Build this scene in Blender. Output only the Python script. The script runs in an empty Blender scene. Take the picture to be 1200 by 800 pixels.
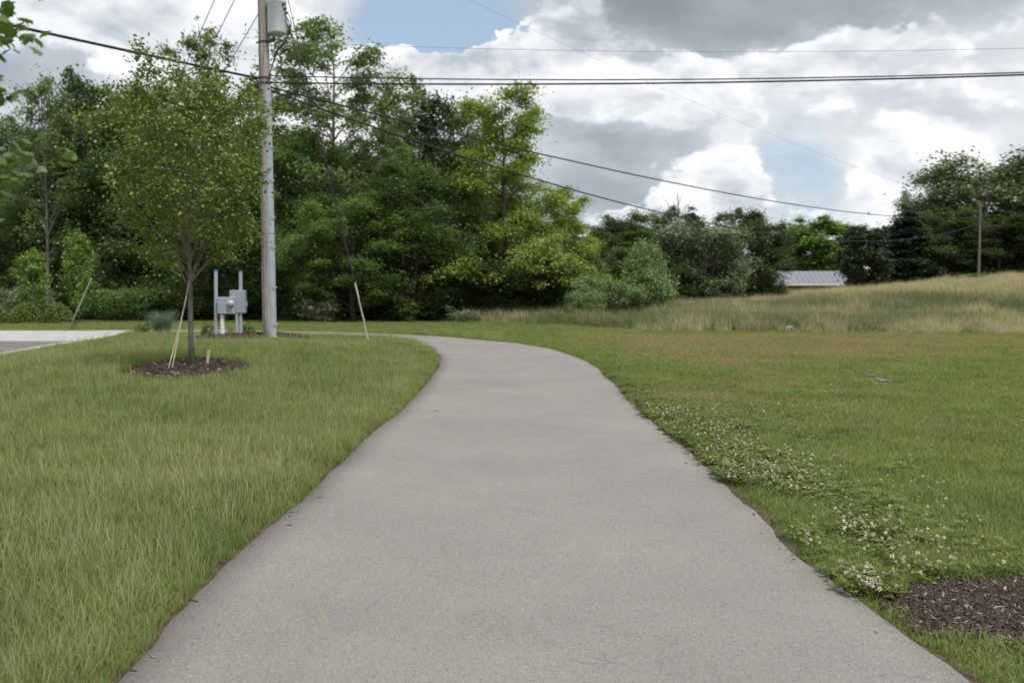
import bpy, math, random
import numpy as np
from mathutils import Vector, Matrix

scene = bpy.context.scene
COL = scene.collection
R = math.radians

# ------------------------------------------------------------------ camera
F = 1067.0                     # focal length in pixels of a 1200 px wide picture
CAM_H = 1.45
PITCH = math.atan(50.0 / F)
cam_d = bpy.data.cameras.new('camera')
cam = bpy.data.objects.new('camera', cam_d)
COL.objects.link(cam)
cam.location = (0, 0, CAM_H)
cam.rotation_euler = (math.pi / 2 - PITCH, 0, 0)
cam_d.sensor_width = 36.0
cam_d.lens = F / 1200.0 * 36.0
cam_d.clip_start = 0.05
cam_d.clip_end = 3000
cam_d.dof.use_dof = True
cam_d.dof.focus_distance = 5.5
cam_d.dof.aperture_fstop = 2.8
scene.camera = cam

# ------------------------------------------------------------------ light
SUN_EL, SUN_AZ = R(58), R(140)      # azimuth from +Y towards +X: behind the camera, from the right
sun_d = bpy.data.lights.new('sun', 'SUN')
sun_d.energy = 2.3
sun_d.angle = R(14)
sun_d.color = (1.0, 0.95, 0.88)
sun = bpy.data.objects.new('sun', sun_d)
COL.objects.link(sun)
to_sun = Vector((math.sin(SUN_AZ) * math.cos(SUN_EL), math.cos(SUN_AZ) * math.cos(SUN_EL), math.sin(SUN_EL)))
sun.rotation_euler = to_sun.to_track_quat('Z', 'Y').to_euler()
sun.location = (0, 0, 60)

scene.view_settings.view_transform = 'Standard'
scene.view_settings.look = 'None'
scene.view_settings.exposure = 0.36
scene.view_settings.gamma = 1.0
scene.render.engine = 'CYCLES'
scene.cycles.max_bounces = 6
scene.cycles.diffuse_bounces = 3
scene.cycles.transparent_max_bounces = 8
scene.cycles.use_denoising = True


# ------------------------------------------------------------------ node helpers
class NT:
    def __init__(self, tree):
        self.t = tree
        tree.nodes.clear()

    def n(self, kind, inputs=None, **props):
        nd = self.t.nodes.new(kind)
        for k, v in props.items():
            setattr(nd, k, v)
        for k, v in (inputs or {}).items():
            s = nd.inputs[k]
            if isinstance(v, bpy.types.NodeSocket):
                self.t.links.new(v, s)
            else:
                s.default_value = v
        return nd

    def link(self, a, b):
        self.t.links.new(a, b)

    def math(self, op, a, b=0.0, clamp=False):
        return self.n('ShaderNodeMath', {0: a, 1: b}, operation=op, use_clamp=clamp).outputs[0]

    def noise(self, vec, scale, detail=4.0, rough=0.55, dist=0.0):
        return self.n('ShaderNodeTexNoise', {'Vector': vec, 'Scale': scale, 'Detail': detail, 'Roughness': rough,
                                             'Distortion': dist}).outputs[0]

    def ramp(self, fac, lo, hi):
        nd = self.n('ShaderNodeMapRange', {0: fac, 1: lo, 2: hi, 3: 0.0, 4: 1.0}, interpolation_type='SMOOTHSTEP')
        return nd.outputs[0]

    def mix(self, fac, a, b, blend='MIX'):
        nd = self.n('ShaderNodeMix', data_type='RGBA', blend_type=blend)
        for idx, v in ((0, fac), (6, a), (7, b)):
            if isinstance(v, bpy.types.NodeSocket):
                self.t.links.new(v, nd.inputs[idx])
            else:
                if idx and len(v) == 3:
                    v = (*v, 1)
                nd.inputs[idx].default_value = v
        return nd.outputs[2]


def new_mat(name):
    m = bpy.data.materials.new(name)
    m.use_nodes = True
    return m, NT(m.node_tree)


def finish(nt, color, rough=0.8, spec=0.3, bump=None, bump_s=0.3, bump_d=0.01, metallic=0.0, transl=0.0):
    p = nt.n('ShaderNodeBsdfPrincipled')
    for k, v in (('Base Color', color), ('Roughness', rough), ('Specular IOR Level', spec), ('Metallic', metallic)):
        if isinstance(v, bpy.types.NodeSocket):
            nt.link(v, p.inputs[k])
        else:
            p.inputs[k].default_value = (*v, 1) if isinstance(v, tuple) and len(v) == 3 else v
    if bump is not None:
        b = nt.n('ShaderNodeBump', {'Height': bump, 'Strength': bump_s, 'Distance': bump_d})
        nt.link(b.outputs[0], p.inputs['Normal'])
    out = p.outputs[0]
    if transl:
        t = nt.n('ShaderNodeBsdfTranslucent')
        if isinstance(color, bpy.types.NodeSocket):
            nt.link(nt.mix(1.0, color, (1.12, 1.18, 0.62), 'MULTIPLY'), t.inputs[0])
        else:
            t.inputs[0].default_value = (color[0] * 1.3, color[1] * 1.25, color[2] * .6, 1)
        out = nt.n('ShaderNodeMixShader', {0: transl, 1: out, 2: t.outputs[0]}).outputs[0]
    o = nt.n('ShaderNodeOutputMaterial')
    nt.link(out, o.inputs[0])


# ------------------------------------------------------------------ sky
world = bpy.data.worlds.new('World')
scene.world = world
world.use_nodes = True
W = NT(world.node_tree)
gen = W.n('ShaderNodeTexCoord').outputs['Generated']
sep = W.n('ShaderNodeSeparateXYZ', {0: gen})
dx, dy, dz = sep.outputs
az = W.math('ARCTAN2', dx, dy)
el = dz
# clouds flatten towards the horizon: stretch the direction vertically
pv = W.n('ShaderNodeVectorMath', {0: gen, 1: (1.0, 1.0, 1.75)}, operation='MULTIPLY').outputs[0]
warp = W.n('ShaderNodeTexNoise', {'Vector': pv, 'Scale': 5.0, 'Detail': 5.0, 'Roughness': 0.6})
wc = W.n('ShaderNodeVectorMath', {0: warp.outputs[1], 1: (0.5, 0.5, 0.5)}, operation='SUBTRACT').outputs[0]
ws = W.n('ShaderNodeSeparateXYZ', {0: wc})
azw = W.math('ADD', az, W.math('MULTIPLY', ws.outputs[0], 0.26))
elw = W.math('ADD', el, W.math('MULTIPLY', ws.outputs[1], 0.16))


def px_dir(px, py):
    return math.atan((px - 600) / F), (350 - py) / F


def blob(px, py, sx, sy, amp):
    a0, e0 = px_dir(px, py)
    u = W.math('MULTIPLY', W.math('SUBTRACT', azw, a0), F / sx)
    v = W.math('MULTIPLY', W.math('SUBTRACT', elw, e0), F / sy)
    q = W.math('ADD', W.math('MULTIPLY', u, u), W.math('MULTIPLY', v, v))
    return W.math('MULTIPLY', W.math('EXPONENT', W.math('MULTIPLY', q, -1.0)), amp)


def total(items):
    s = items[0]
    for i in items[1:]:
        s = W.math('ADD', s, i)
    return s


pd = W.n('ShaderNodeVectorMath', {0: pv, 1: W.n('ShaderNodeVectorMath', {0: wc, 3: 0.10}, operation='SCALE').outputs[0]},
         operation='ADD').outputs[0]


def puff(vec, scale):
    """cauliflower heads: rounded cells, 0 in the gaps and 1 on the heads"""
    v = W.n('ShaderNodeTexVoronoi', {'Vector': vec, 'Scale': scale, 'Smoothness': 0.35}, feature='SMOOTH_F1').outputs[0]
    return W.math('SUBTRACT', 1.0, v)


def heads(off):
    v = pd if off is None else W.n('ShaderNodeVectorMath', {0: pd, 1: off}, operation='ADD').outputs[0]
    return total([W.math('MULTIPLY', W.noise(v, 5.5, 7.0, 0.6), 0.9), W.math('MULTIPLY', puff(v, 11.0), 0.26),
                  W.math('MULTIPLY', puff(v, 25.0), 0.15), W.math('MULTIPLY', puff(v, 56.0), 0.08)])


h0, h1 = heads(None), heads((0.006, 0.0, 0.030))
nbig = W.noise(pv, 2.6, 3.0, 0.5)
soft = W.noise(pd, 4.0, 6.0, 0.55)
# openings of blue in the upper layer
holes = total([blob(500, 55, 105, 42, 1.0), blob(930, 190, 75, 45, 0.62), blob(905, 255, 70, 22, 0.5), blob(760, 262, 70, 12, 0.3), blob(1060, 180, 50, 22, 0.35),
               blob(960, 122, 50, 16, 0.25), blob(5, 95, 50, 18, 0.3)])
alpha = W.ramp(W.math('SUBTRACT', W.math('ADD', W.math('MULTIPLY', soft, 1.5), 0.05), holes), 0.16, 0.62)
# the upper layer: soft grey sheets
dark = total([blob(960, 8, 330, 56, 0.36), blob(740, 25, 75, 45, 0.22), blob(1000, 50, 200, 22, 0.14), blob(1120, 150, 120, 30, 0.05), blob(700, 170, 90, 24, 0.30),
              blob(735, 225, 95, 24, 0.24), blob(1000, 165, 70, 22, 0.08), blob(0, 118, 90, 26, 0.20), blob(600, -8, 100, 22, 0.1)])
sheet = W.math('SUBTRACT', W.math('ADD', W.math('MULTIPLY', nbig, 0.20), W.math('ADD', W.math('MULTIPLY', soft, 0.56), 0.255)), dark)
# the lower layer: bright cumulus with crisp heads
place = total([blob(590, 100, 150, 55, 0.36), blob(650, 55, 60, 40, 0.22), blob(720, 138, 95, 20, 0.24), blob(860, 190, 65, 50, 0.30), blob(1015, 212, 85, 38, 0.34),
               blob(130, 40, 190, 60, 0.30), blob(885, 258, 70, 18, 0.26), blob(1130, 92, 110, 20, 0.26), blob(780, 80, 120, 24, 0.18), blob(1180, 140, 60, 25, 0.2),
               blob(790, 250, 120, 14, 0.16), blob(960, 20, 320, 40, -0.42), blob(700, 172, 80, 20, -0.3), blob(720, 222, 80, 18, -0.25), blob(560, 110, 60, 30, 0.2), blob(1000, 130, 250, 25, 0.12), blob(510, 55, 95, 38, -1.0), blob(930, 192, 50, 36, -0.5), blob(560, 112, 60, 26, 0.3), blob(800, 150, 50, 30, 0.15), blob(905, 256, 45, 14, -0.25)])
c0 = total([h0, place, W.math('MULTIPLY', W.math('SUBTRACT', nbig, 0.5), 0.6), -0.655])
edge = W.math('ADD', W.math('MULTIPLY', W.ramp(soft, 0.42, 0.62), 0.24), 0.07)
m_cu = W.ramp(W.math('DIVIDE', c0, edge), 0.0, 1.0)
emb = W.math('MULTIPLY', W.math('SUBTRACT', h0, h1), 1.25)
cu = total([W.math('MULTIPLY', W.ramp(c0, 0.02, 0.5), -0.17), 0.82, emb, W.math('MULTIPLY', dark, -0.75), W.math('MULTIPLY', W.math('SUBTRACT', soft, 0.5), 0.55)])
lum = W.n('ShaderNodeMix', {0: m_cu, 2: sheet, 3: cu}, data_type='FLOAT').outputs[0]
alpha = W.math('MAXIMUM', alpha, m_cu)
lum = W.n('ShaderNodeClamp', {0: lum, 1: 0.12, 2: 0.92}).outputs[0]
tint = W.n('ShaderNodeValToRGB', {0: lum})
cr = tint.color_ramp
cr.elements[0].position, cr.elements[0].color = 0.12, (0.20, 0.225, 0.25, 1)
cr.elements[1].position, cr.elements[1].color = 0.92, (0.96, 0.96, 0.96, 1)
e = cr.elements.new(0.5)
e.color = (0.44, 0.475, 0.51, 1)
cloud = W.mix(1.0, tint.outputs[0], (9.4, 9.5, 9.65), 'MULTIPLY')
nish = W.n('ShaderNodeTexSky', sky_type='NISHITA', sun_disc=False, sun_elevation=SUN_EL, sun_rotation=SUN_AZ, dust_density=1.6)
veil = W.mix(0.42, nish.outputs[0], (5.0, 6.2, 7.4))
skyc = W.mix(alpha, veil, cloud)
bg = W.n('ShaderNodeBackground', {0: skyc, 1: 0.1})
wo = W.n('ShaderNodeOutputWorld', {0: bg.outputs[0]})

# ------------------------------------------------------------------ numpy noise and terrain
_rng = np.random.default_rng(5)
_LAT = _rng.random((256, 256))


def vnoise(x, y):
    x = np.asarray(x, float); y = np.asarray(y, float)
    xi = np.floor(x).astype(int); yi = np.floor(y).astype(int)
    fx = x - xi; fy = y - yi
    fx = fx * fx * (3 - 2 * fx); fy = fy * fy * (3 - 2 * fy)
    g = lambda a, b: _LAT[a & 255, b & 255]
    return (g(xi, yi) * (1 - fx) + g(xi + 1, yi) * fx) * (1 - fy) + (g(xi, yi + 1) * (1 - fx) + g(xi + 1, yi + 1) * fx) * fy


def fbm(x, y, o=4):
    s = 0; a = 0.5; t = 0
    for k in range(o):
        s = s + a * vnoise(np.asarray(x) * 2 ** k + 17.3 * k, np.asarray(y) * 2 ** k + 9.1 * k); t += a; a *= .5
    return s / t


def sstep(a, b, x):
    t = np.clip((np.asarray(x, float) - a) / (b - a), 0, 1)
    return t * t * (3 - 2 * t)


def hz(X, Y):
    X = np.asarray(X, float); Y = np.asarray(Y, float)
    z = 0.36 * np.exp(-.5 * (((X + 6.2) / 2.6) ** 2 + ((Y - 20.5) / 5.5) ** 2)) * sstep(-1.9, -4.2, X)
    crest = np.interp(X, [-5, 0, 6.6, 13, 19.7, 26, 33, 39, 60, 200], [0, 0.25, .4, .6, .9, 1.35, 2.0, 2.65, 3.4, 3.4])
    z = z + crest * sstep(38, 70, Y) * (1 - .55 * sstep(78, 130, Y))
    # lawn stands a little higher than the path, and is not quite level
    z = z + 0.03 * (fbm(X * .35, Y * .35, 2) - .5)
    # mulch ring round the young tree is heaped
    r = np.sqrt(((X + 5.42) / 1.05) ** 2 + ((Y - 15.2) / 1.7) ** 2)
    z = z + 0.10 * sstep(1.0, 0.3, r)
    return z


def ray(px, py):
    u, v = (px - 600) / F, -(py - 400) / F
    cp, sp = math.cos(PITCH), math.sin(PITCH)
    return Vector((u, cp + v * sp, -sp + v * cp))


def at(px, py, d):
    """the point seen at a pixel, d metres away along the ground"""
    r = ray(px, py)
    return Vector((0, 0, CAM_H)) + r * (d / r.y)


def on_ground(px, py):
    r = ray(px, py)
    lo = None
    ts = np.linspace(2.5, 160, 8000)
    z = CAM_H + r.z / r.y * ts
    g = hz(r.x / r.y * ts, ts)
    k = np.argmax(z <= g)
    t = ts[k]
    return Vector((r.x / r.y * t, t, float(g[k])))


def px_of(X, Y, Z):
    cp, sp = math.cos(PITCH), math.sin(PITCH)
    zz = Z - CAM_H
    f = Y * cp - zz * sp
    return 600 + F * X / f, 400 - F * (Y * sp + zz * cp) / f


# ------------------------------------------------------------------ mesh helpers
def mesh_np(name, V, F4, mats=None, smooth=False, midx=None):
    V = np.asarray(V, np.float32); F4 = np.asarray(F4, np.int32)
    me = bpy.data.meshes.new(name)
    nf, k = F4.shape
    me.vertices.add(len(V)); me.vertices.foreach_set('co', V.ravel())
    me.loops.add(nf * k); me.loops.foreach_set('vertex_index', F4.ravel())
    me.polygons.add(nf)
    me.polygons.foreach_set('loop_start', np.arange(0, nf * k, k, dtype=np.int32))
    if smooth:
        me.polygons.foreach_set('use_smooth', np.ones(nf, bool))
    for m in (mats or []):
        me.materials.append(m)
    if midx is not None:
        me.polygons.foreach_set('material_index', np.asarray(midx, np.int32))
    me.update(calc_edges=True)
    return me


def mesh_py(name, V, Fs, mats=None, smooth=False):
    me = bpy.data.meshes.new(name)
    me.from_pydata([tuple(v) for v in V], [], [tuple(f) for f in Fs])
    for m in (mats or []):
        me.materials.append(m)
    if smooth:
        me.polygons.foreach_set('use_smooth', [True] * len(me.polygons))
    me.update()
    return me


def obj(name, me, parent=None, loc=None):
    o = bpy.data.objects.new(name, me)
    COL.objects.link(o)
    if parent is not None:
        o.parent = parent
    if loc is not None:
        o.location = loc
    return o


def tag(o, label=None, cat=None, group=None, kind=None):
    for k, v in (('label', label), ('category', cat), ('group', group), ('kind', kind)):
        if v:
            o[k] = v
    return o


def thing(name, label, cat, loc, rz=0.0, group=None):
    o = bpy.data.objects.new(name, None)
    o.empty_display_size = .3
    COL.objects.link(o)
    o.location = loc
    o.rotation_euler = (0, 0, rz)
    return tag(o, label, cat, group)


class G:
    """collects simple shapes into one mesh"""
    def __init__(self):
        self.V = []; self.F = []

    def add(self, V, Fs):
        b = len(self.V)
        self.V += [tuple(v) for v in V]
        self.F += [tuple(i + b for i in f) for f in Fs]

    def tube(self, pts, rad, k=8, cap=True):
        pts = [Vector(p) for p in pts]
        if not hasattr(rad, '__len__'):
            rad = [rad] * len(pts)
        V = []; n = len(pts)
        up = None
        for i, p in enumerate(pts):
            d = (pts[min(i + 1, n - 1)] - pts[max(i - 1, 0)])
            d = d.normalized() if d.length > 1e-9 else Vector((0, 0, 1))
            if up is None:
                up = Vector((1, 0, 0)) if abs(d.x) < .8 else Vector((0, 1, 0))
            a = (up - d * up.dot(d)).normalized(); b = d.cross(a); up = a
            for j in range(k):
                t = 2 * math.pi * j / k
                V.append(p + (a * math.cos(t) + b * math.sin(t)) * rad[i])
        Fs = []
        for i in range(n - 1):
            for j in range(k):
                Fs.append((i * k + j, i * k + (j + 1) % k, (i + 1) * k + (j + 1) % k, (i + 1) * k + j))
        if cap:
            Fs.append(tuple(range(k))[::-1]); Fs.append(tuple((n - 1) * k + j for j in range(k)))
        self.add(V, Fs)

    def box(self, c, s, bev=0.0, rz=0.0):
        x, y, z = s[0] / 2, s[1] / 2, s[2] / 2
        b = min(bev, x * .9, y * .9, z * .9)
        cr, sr = math.cos(rz), math.sin(rz)
        if b <= 0:
            P = [(-x, -y), (x, -y), (x, y), (-x, y)]
            L = [(P, -z), (P, z)]
        else:
            o = lambda e: [(-x + e, -y), (x - e, -y), (x, -y + e), (x, y - e), (x - e, y), (-x + e, y), (-x, y - e), (-x, -y + e)]
            i = [(px * (x - b) / x, py * (y - b) / y) for px, py in o(b)]
            L = [(i, -z), (o(b), -z + b), (o(b), z - b), (i, z)]
        n = len(L[0][0]); V = []
        for P, zz in L:
            for px, py in P:
                V.append((c[0] + px * cr - py * sr, c[1] + px * sr + py * cr, c[2] + zz))
        Fs = [tuple(range(n))[::-1], tuple((len(L) - 1) * n + j for j in range(n))]
        for q in range(len(L) - 1):
            for j in range(n):
                Fs.append((q * n + j, q * n + (j + 1) % n, (q + 1) * n + (j + 1) % n, (q + 1) * n + j))
        self.add(V, Fs)

    def lathe(self, prof, c=(0, 0, 0), k=20):
        V = []
        for r, z in prof:
            for j in range(k):
                t = 2 * math.pi * j / k
                V.append((c[0] + r * math.cos(t), c[1] + r * math.sin(t), c[2] + z))
        Fs = [tuple(range(k))[::-1], tuple((len(prof) - 1) * k + j for j in range(k))]
        for i in range(len(prof) - 1):
            for j in range(k):
                Fs.append((i * k + j, i * k + (j + 1) % k, (i + 1) * k + (j + 1) % k, (i + 1) * k + j))
        self.add(V, Fs)

    def build(self, name, mat, parent=None, loc=None, smooth=False):
        o = obj(name, mesh_py(name, self.V, self.F, [mat], smooth), parent, loc)
        return o


# ------------------------------------------------------------------ path outline (world metres)
def xy(px, py):
    p = at(px, py, 10)
    r = ray(px, py)
    t = -CAM_H / r.z
    return (r.x * t, r.y * t)


_left_px = [(158, 779), (263, 667), (367, 578), (388, 558), (434, 510), (472, 481), (500, 452), (515, 432), (517, 420), (506, 408.5), (481, 402.5),
            (440, 398.5), (380, 395.8), (330, 394), (260, 392.8), (200, 392)]
_right_px = [(1130, 800), (1046, 729), (955, 678), (930, 655), (892, 610), (825, 547), (746, 480), (714, 446), (700, 432), (685, 423), (664, 415),
             (637, 408), (600, 402), (535, 396), (440, 391), (330, 388), (260, 386.8), (200, 386.3)]
_L = [(-1.10, -8.0), (-1.16, 0.0)] + [xy(*p) for p in _left_px] + [(-19, 38.0)]
_R = [(1.95, -8.0), (1.8, 0.0)] + [xy(*p) for p in _right_px] + [(-19, 42.0)]


def densify(P, step, seed, amp):
    rng = np.random.default_rng(seed)
    P = np.array(P); s = np.r_[0, np.cumsum(np.hypot(*np.diff(P, axis=0).T))]
    # catmull-like smoothing via fine linear resample and a moving average
    n = int(s[-1] / step) + 1
    t = np.linspace(0, s[-1], n)
    Q = np.c_[np.interp(t, s, P[:, 0]), np.interp(t, s, P[:, 1])]
    k = max(1, int(.75 / step)) * 2 + 1
    K = np.ones(k) / k
    Qp = np.pad(Q, ((k // 2, k // 2), (0, 0)), mode='edge')
    Q = np.c_[np.convolve(Qp[:, 0], K, 'valid'), np.convolve(Qp[:, 1], K, 'valid')]
    d = np.gradient(Q, axis=0); d /= np.linalg.norm(d, axis=1)[:, None] + 1e-9
    nrm = np.c_[-d[:, 1], d[:, 0]]
    j = (fbm(t * 1.3, t * 0 + seed, 3) - .5) * amp + (fbm(t * 6, t * 0 + seed + 7, 2) - .5) * amp * .45
    return Q + nrm * j[:, None]


LE = densify(_L, .06, 3, .06)
RE = densify(_R, .06, 8, .07)
PATH_POLY = np.r_[LE[::4], RE[::-1][::4]]


def inside(poly, X, Y):
    X = np.asarray(X); Y = np.asarray(Y)
    r = np.zeros(X.shape, bool)
    x0, y0 = poly[:, 0], poly[:, 1]; x1, y1 = np.roll(x0, -1), np.roll(y0, -1)
    for a, b, c, d in zip(x0, y0, x1, y1):
        if b == d:
            continue
        m = (b > Y) != (d > Y)
        r ^= m & (X < (c - a) * (Y - b) / (d - b) + a)
    return r


def edge_dist(E, X, Y):
    E = E[::5]
    best = np.full(np.shape(X), 1e9)
    for i in range(len(E) - 1):
        a, b = E[i], E[i + 1]
        ab = b - a; l = ab @ ab + 1e-12
        t = np.clip(((X - a[0]) * ab[0] + (Y - a[1]) * ab[1]) / l, 0, 1)
        dd = np.hypot(X - a[0] - t * ab[0], Y - a[1] - t * ab[1])
        best = np.minimum(best, dd)
    return best


# driveway outline
KERB = [(-9.6, 12.0), (-10.6, 16.0)] + [xy(0, 421), xy(58, 410), xy(112, 401), xy(150, 391.5)]
DRIVE_POLY = np.array(KERB[:5] + [(-45, 30.3), (-45, 12.0)])
APRON_POLY = np.array([KERB[4], KERB[5], (-17.2, 40.2), (-60, 40.2), (-60, 30.3)])
HARD = [PATH_POLY, DRIVE_POLY, APRON_POLY]

BED_TREE = (-5.42, 15.2, 1.05, 1.7)
BED_POLE = (-7.75, 26.0, 2.25, 1.8)
BED_NEAR = (2.86, 4.06, 1.10, .57)


def bed_r(b, X, Y, p=2.0):
    return (np.abs((X - b[0]) / b[2]) ** p + np.abs((Y - b[1]) / b[3]) ** p) ** (1 / p)


def dryness(X, Y):
    """0 green .. 1 straw: where the grass itself has yellowed"""
    n = fbm(X * .22 + 3, Y * .16 + 8, 4)
    n2 = fbm(X * .9 + 40, Y * .6 + 3, 3)
    d = 0.055 + .40 * (n2 - .5)
    right = sstep(.5, 3.0, X)
    band = sstep(18.5, 24, Y) * (1 - sstep(33.5, 38, Y)) * sstep(2.0, 5.0, X)
    d = d + right * (.10 * sstep(.5, .7, n)) + band * (0.46 + .7 * (n - .35) + .5 * (n2 - .5))
    d = d +   .32 * sstep(.6, .75, fbm(X * .45 + 70, Y * .3 + 20, 3)) * right * sstep(7, 12, Y)
    # worn fringe by the path
    d = d + 0.13 * sstep(-1.1, -2.4, X) * sstep(-3.6, -2.4, X) * sstep(4.5, 6, Y) * (1 - sstep(10, 13, Y))
    d = d + .12 * sstep(36, 42, Y) * sstep(-3, -12, X)
    return np.clip(d, 0, 1)


# ------------------------------------------------------------------ materials
def m_ground():
    m, nt = new_mat('ground')
    pos = nt.n('ShaderNodeNewGeometry').outputs['Position']
    dry = nt.n('ShaderNodeAttribute', attribute_name='dry').outputs['Fac']
    n = nt.noise(pos, 1.2, 6, .65); f = nt.noise(pos, 30, 4, .7)
    g = nt.mix(n, (.06, .088, .024), (.10, .125, .038))
    s = nt.mix(n, (.17, .14, .075), (.26, .22, .12))
    c = nt.mix(dry, g, s)
    c = nt.mix(nt.ramp(f, .42, .6), c, nt.mix(.65, c, (.05, .042, .028)))
    finish(nt, c, .95, .1, bump=f, bump_s=.8, bump_d=.04)
    return m


def m_asphalt(base, name, speck=1.0):
    m, nt = new_mat(name)
    pos = nt.n('ShaderNodeNewGeometry').outputs['Position']
    big = nt.noise(pos, .55, 5, .6); mid = nt.noise(pos, 4.0, 6, .7); fine = nt.noise(pos, 190, 3, .75)
    v = nt.n('ShaderNodeTexVoronoi', {'Vector': pos, 'Scale': 130.0})
    sep_ = nt.n('ShaderNodeSeparateColor', {0: v.outputs['Color']})
    c = nt.mix(nt.ramp(big, .3, .7), tuple(b * .86 for b in base), tuple(b * 1.16 for b in base))
    c = nt.mix(nt.math('MULTIPLY', nt.ramp(mid, .35, .7), .30), c, tuple(b * .76 for b in base))
    c = nt.mix(nt.math('MULTIPLY', nt.ramp(fine, .36, .64), .62 * speck), c, tuple(b * 1.55 for b in base))
    c = nt.mix(nt.math('MULTIPLY', nt.ramp(sep_.outputs[0], .80, .98),   .45 * speck), c, tuple(b * .40 for b in base))
    c = nt.mix(nt.math('MULTIPLY', nt.ramp(sep_.outputs[1], .95, .995), .45 * speck), c, (.46, .44, .41))
    # hairline cracks
    wv = nt.n('ShaderNodeVectorMath', {0: pos, 1: nt.n('ShaderNodeVectorMath', {0: nt.n('ShaderNodeTexNoise', {'Vector': pos, 'Scale': 1.3, 'Detail': 6.0}).outputs[1], 3: 1.2}, operation='SCALE').outputs[0]}, operation='ADD').outputs[0]
    cr_ = nt.n('ShaderNodeTexVoronoi', {'Vector': wv, 'Scale': .16}, feature='DISTANCE_TO_EDGE').outputs[0]
    crack = nt.math('MULTIPLY', nt.math('SUBTRACT', 1.0, nt.ramp(cr_, .0, .0022)), nt.ramp(nt.noise(pos, .8, 3), .5, .62))
    c = nt.mix(nt.math('MULTIPLY', crack, .4), c, tuple(b * .45 for b in base))
    finish(nt, c, .88, .25, bump=nt.math('ADD', fine, nt.math('MULTIPLY', v.outputs['Distance'], .6)), bump_s=.55, bump_d=.004)
    return m


def m_noise(name, a, b, scale=8, rough=.8, spec=.3, stretch=(1, 1, 1), bump_s=.3, bump_d=.01, metallic=0.0, detail=6, objc=False, transl=0.0):
    m, nt = new_mat(name)
    tc = nt.n('ShaderNodeTexCoord').outputs['Object']
    v = nt.n('ShaderNodeVectorMath', {0: tc, 1: stretch}, operation='MULTIPLY').outputs[0]
    n = nt.noise(v, scale, detail, .65)
    c = nt.mix(nt.ramp(n, .3, .7), a, b)
    if objc:
        rnd = nt.n('ShaderNodeObjectInfo').outputs['Random']
        c = nt.mix(1.0, c, nt.mix(rnd, (.7, .7, .7), (1.3, 1.3, 1.3)), 'MULTIPLY')
    finish(nt, c, rough, spec, bump=n, bump_s=bump_s, bump_d=bump_d, metallic=metallic, transl=transl)
    return m


def m_leaf(name, a, b, pale=None, transl=.40, rough=.42, spec=.5, var=.25):
    """leaf hue varies from leaf to leaf, branch to branch and tree to tree"""
    m, nt = new_mat(name)
    g = nt.n('ShaderNodeNewGeometry')
    pos = g.outputs['Position']
    rnd = nt.n('ShaderNodeObjectInfo').outputs['Random']
    isl = g.outputs['Random Per Island']
    n = nt.noise(pos, .55, 3, .6)
    k = nt.math('ADD', nt.math('MULTIPLY', isl, .55), nt.math('MULTIPLY', nt.ramp(n, .3, .7), .45))
    c = nt.mix(k, a, b)
    if pale:
        c = nt.mix(nt.math('MULTIPLY', nt.ramp(nt.math('FRACT', nt.math('MULTIPLY', isl, 7.31)), .86, .99), .6), c, pale)  # scattered pale leaves: sky highlights on foliage put into the leaf colour
    c = nt.mix(1.0, c, nt.mix(rnd, (1 - var,) * 3, (1 + var, 1 + var * .9, 1 + var * .6)), 'MULTIPLY')
    finish(nt, c, rough, spec, transl=transl)
    return m


def m_blade(name, g1, g2, s1, s2, transl=.25):
    """grass blades: green to straw by the 'dry' value of each tuft"""
    m, nt = new_mat(name)
    dry = nt.n('ShaderNodeAttribute', attribute_name='dry', attribute_type='INSTANCER').outputs['Fac']
    g = nt.n('ShaderNodeNewGeometry')
    isl = g.outputs['Random Per Island']
    rnd = nt.n('ShaderNodeObjectInfo').outputs['Random']
    gc = nt.mix(nt.math('ADD', nt.math('MULTIPLY', nt.math('FRACT', nt.math('ADD', isl, rnd)), .55), nt.math('MULTIPLY', nt.ramp(nt.noise(g.outputs['Position'], .9, 4, .65), .32, .68), .45)), g1, g2)
    sc = nt.mix(nt.math('FRACT', nt.math('MULTIPLY', isl, 5.7)), s1, s2)
    th = nt.math('FRACT', nt.math('ADD', nt.math('MULTIPLY', isl, 13.7), rnd))
    fac = nt.ramp(nt.math('SUBTRACT', dry, nt.math('MULTIPLY', th, .8)), -.08, .16)
    c = nt.mix(fac, gc, sc)
    finish(nt, c, .7, .08, transl=transl)
    return m


M = {}
M['ground'] = m_ground()
M['path'] = m_asphalt((.212, .201, .188), 'path_asphalt')
M['drive'] = m_asphalt((.145, .142, .142), 'driveway_asphalt', .7)
M['concrete'] = m_noise('concrete', (.36, .36, .355), (.46, .46, .45), 1.5, .9, .2, bump_s=.2)
M['kerb'] = m_noise('kerb_concrete', (.45, .43, .40), (.62, .60, .56), 3, .9, .2, bump_s=.3)
M['yellow'] = m_noise('worn_yellow_paint', (.45, .34, .10), (.40, .35, .22), 4, .8, .2)
M['soil'] = m_noise('bare_soil', (.05, .038, .026), (.13, .10, .072), 9, .95, .1, bump_s=.8, bump_d=.02)
M['sand'] = m_noise('washed_sand', (.33, .28, .22), (.42, .37, .30), 20, .95, .1)
M['mulch'] = m_noise('mulch', (.028, .019, .014), (.075, .052, .040), 30, .95, .15, bump_s=1.0, bump_d=.03)
M['chip'] = m_noise('wood_chip', (.032, .022, .018), (.12, .088, .072), 5, .85, .2, objc=True)
M['chip_pale'] = m_noise('pale_wood_chip', (.20, .17, .14), (.36, .32, .27), 9, .85, .2, objc=True)
M['bark'] = m_noise('bark', (.055, .045, .036), (.15, .13, .11), 14, .9, .15, (1, 1, .22), .8, .02)
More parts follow.
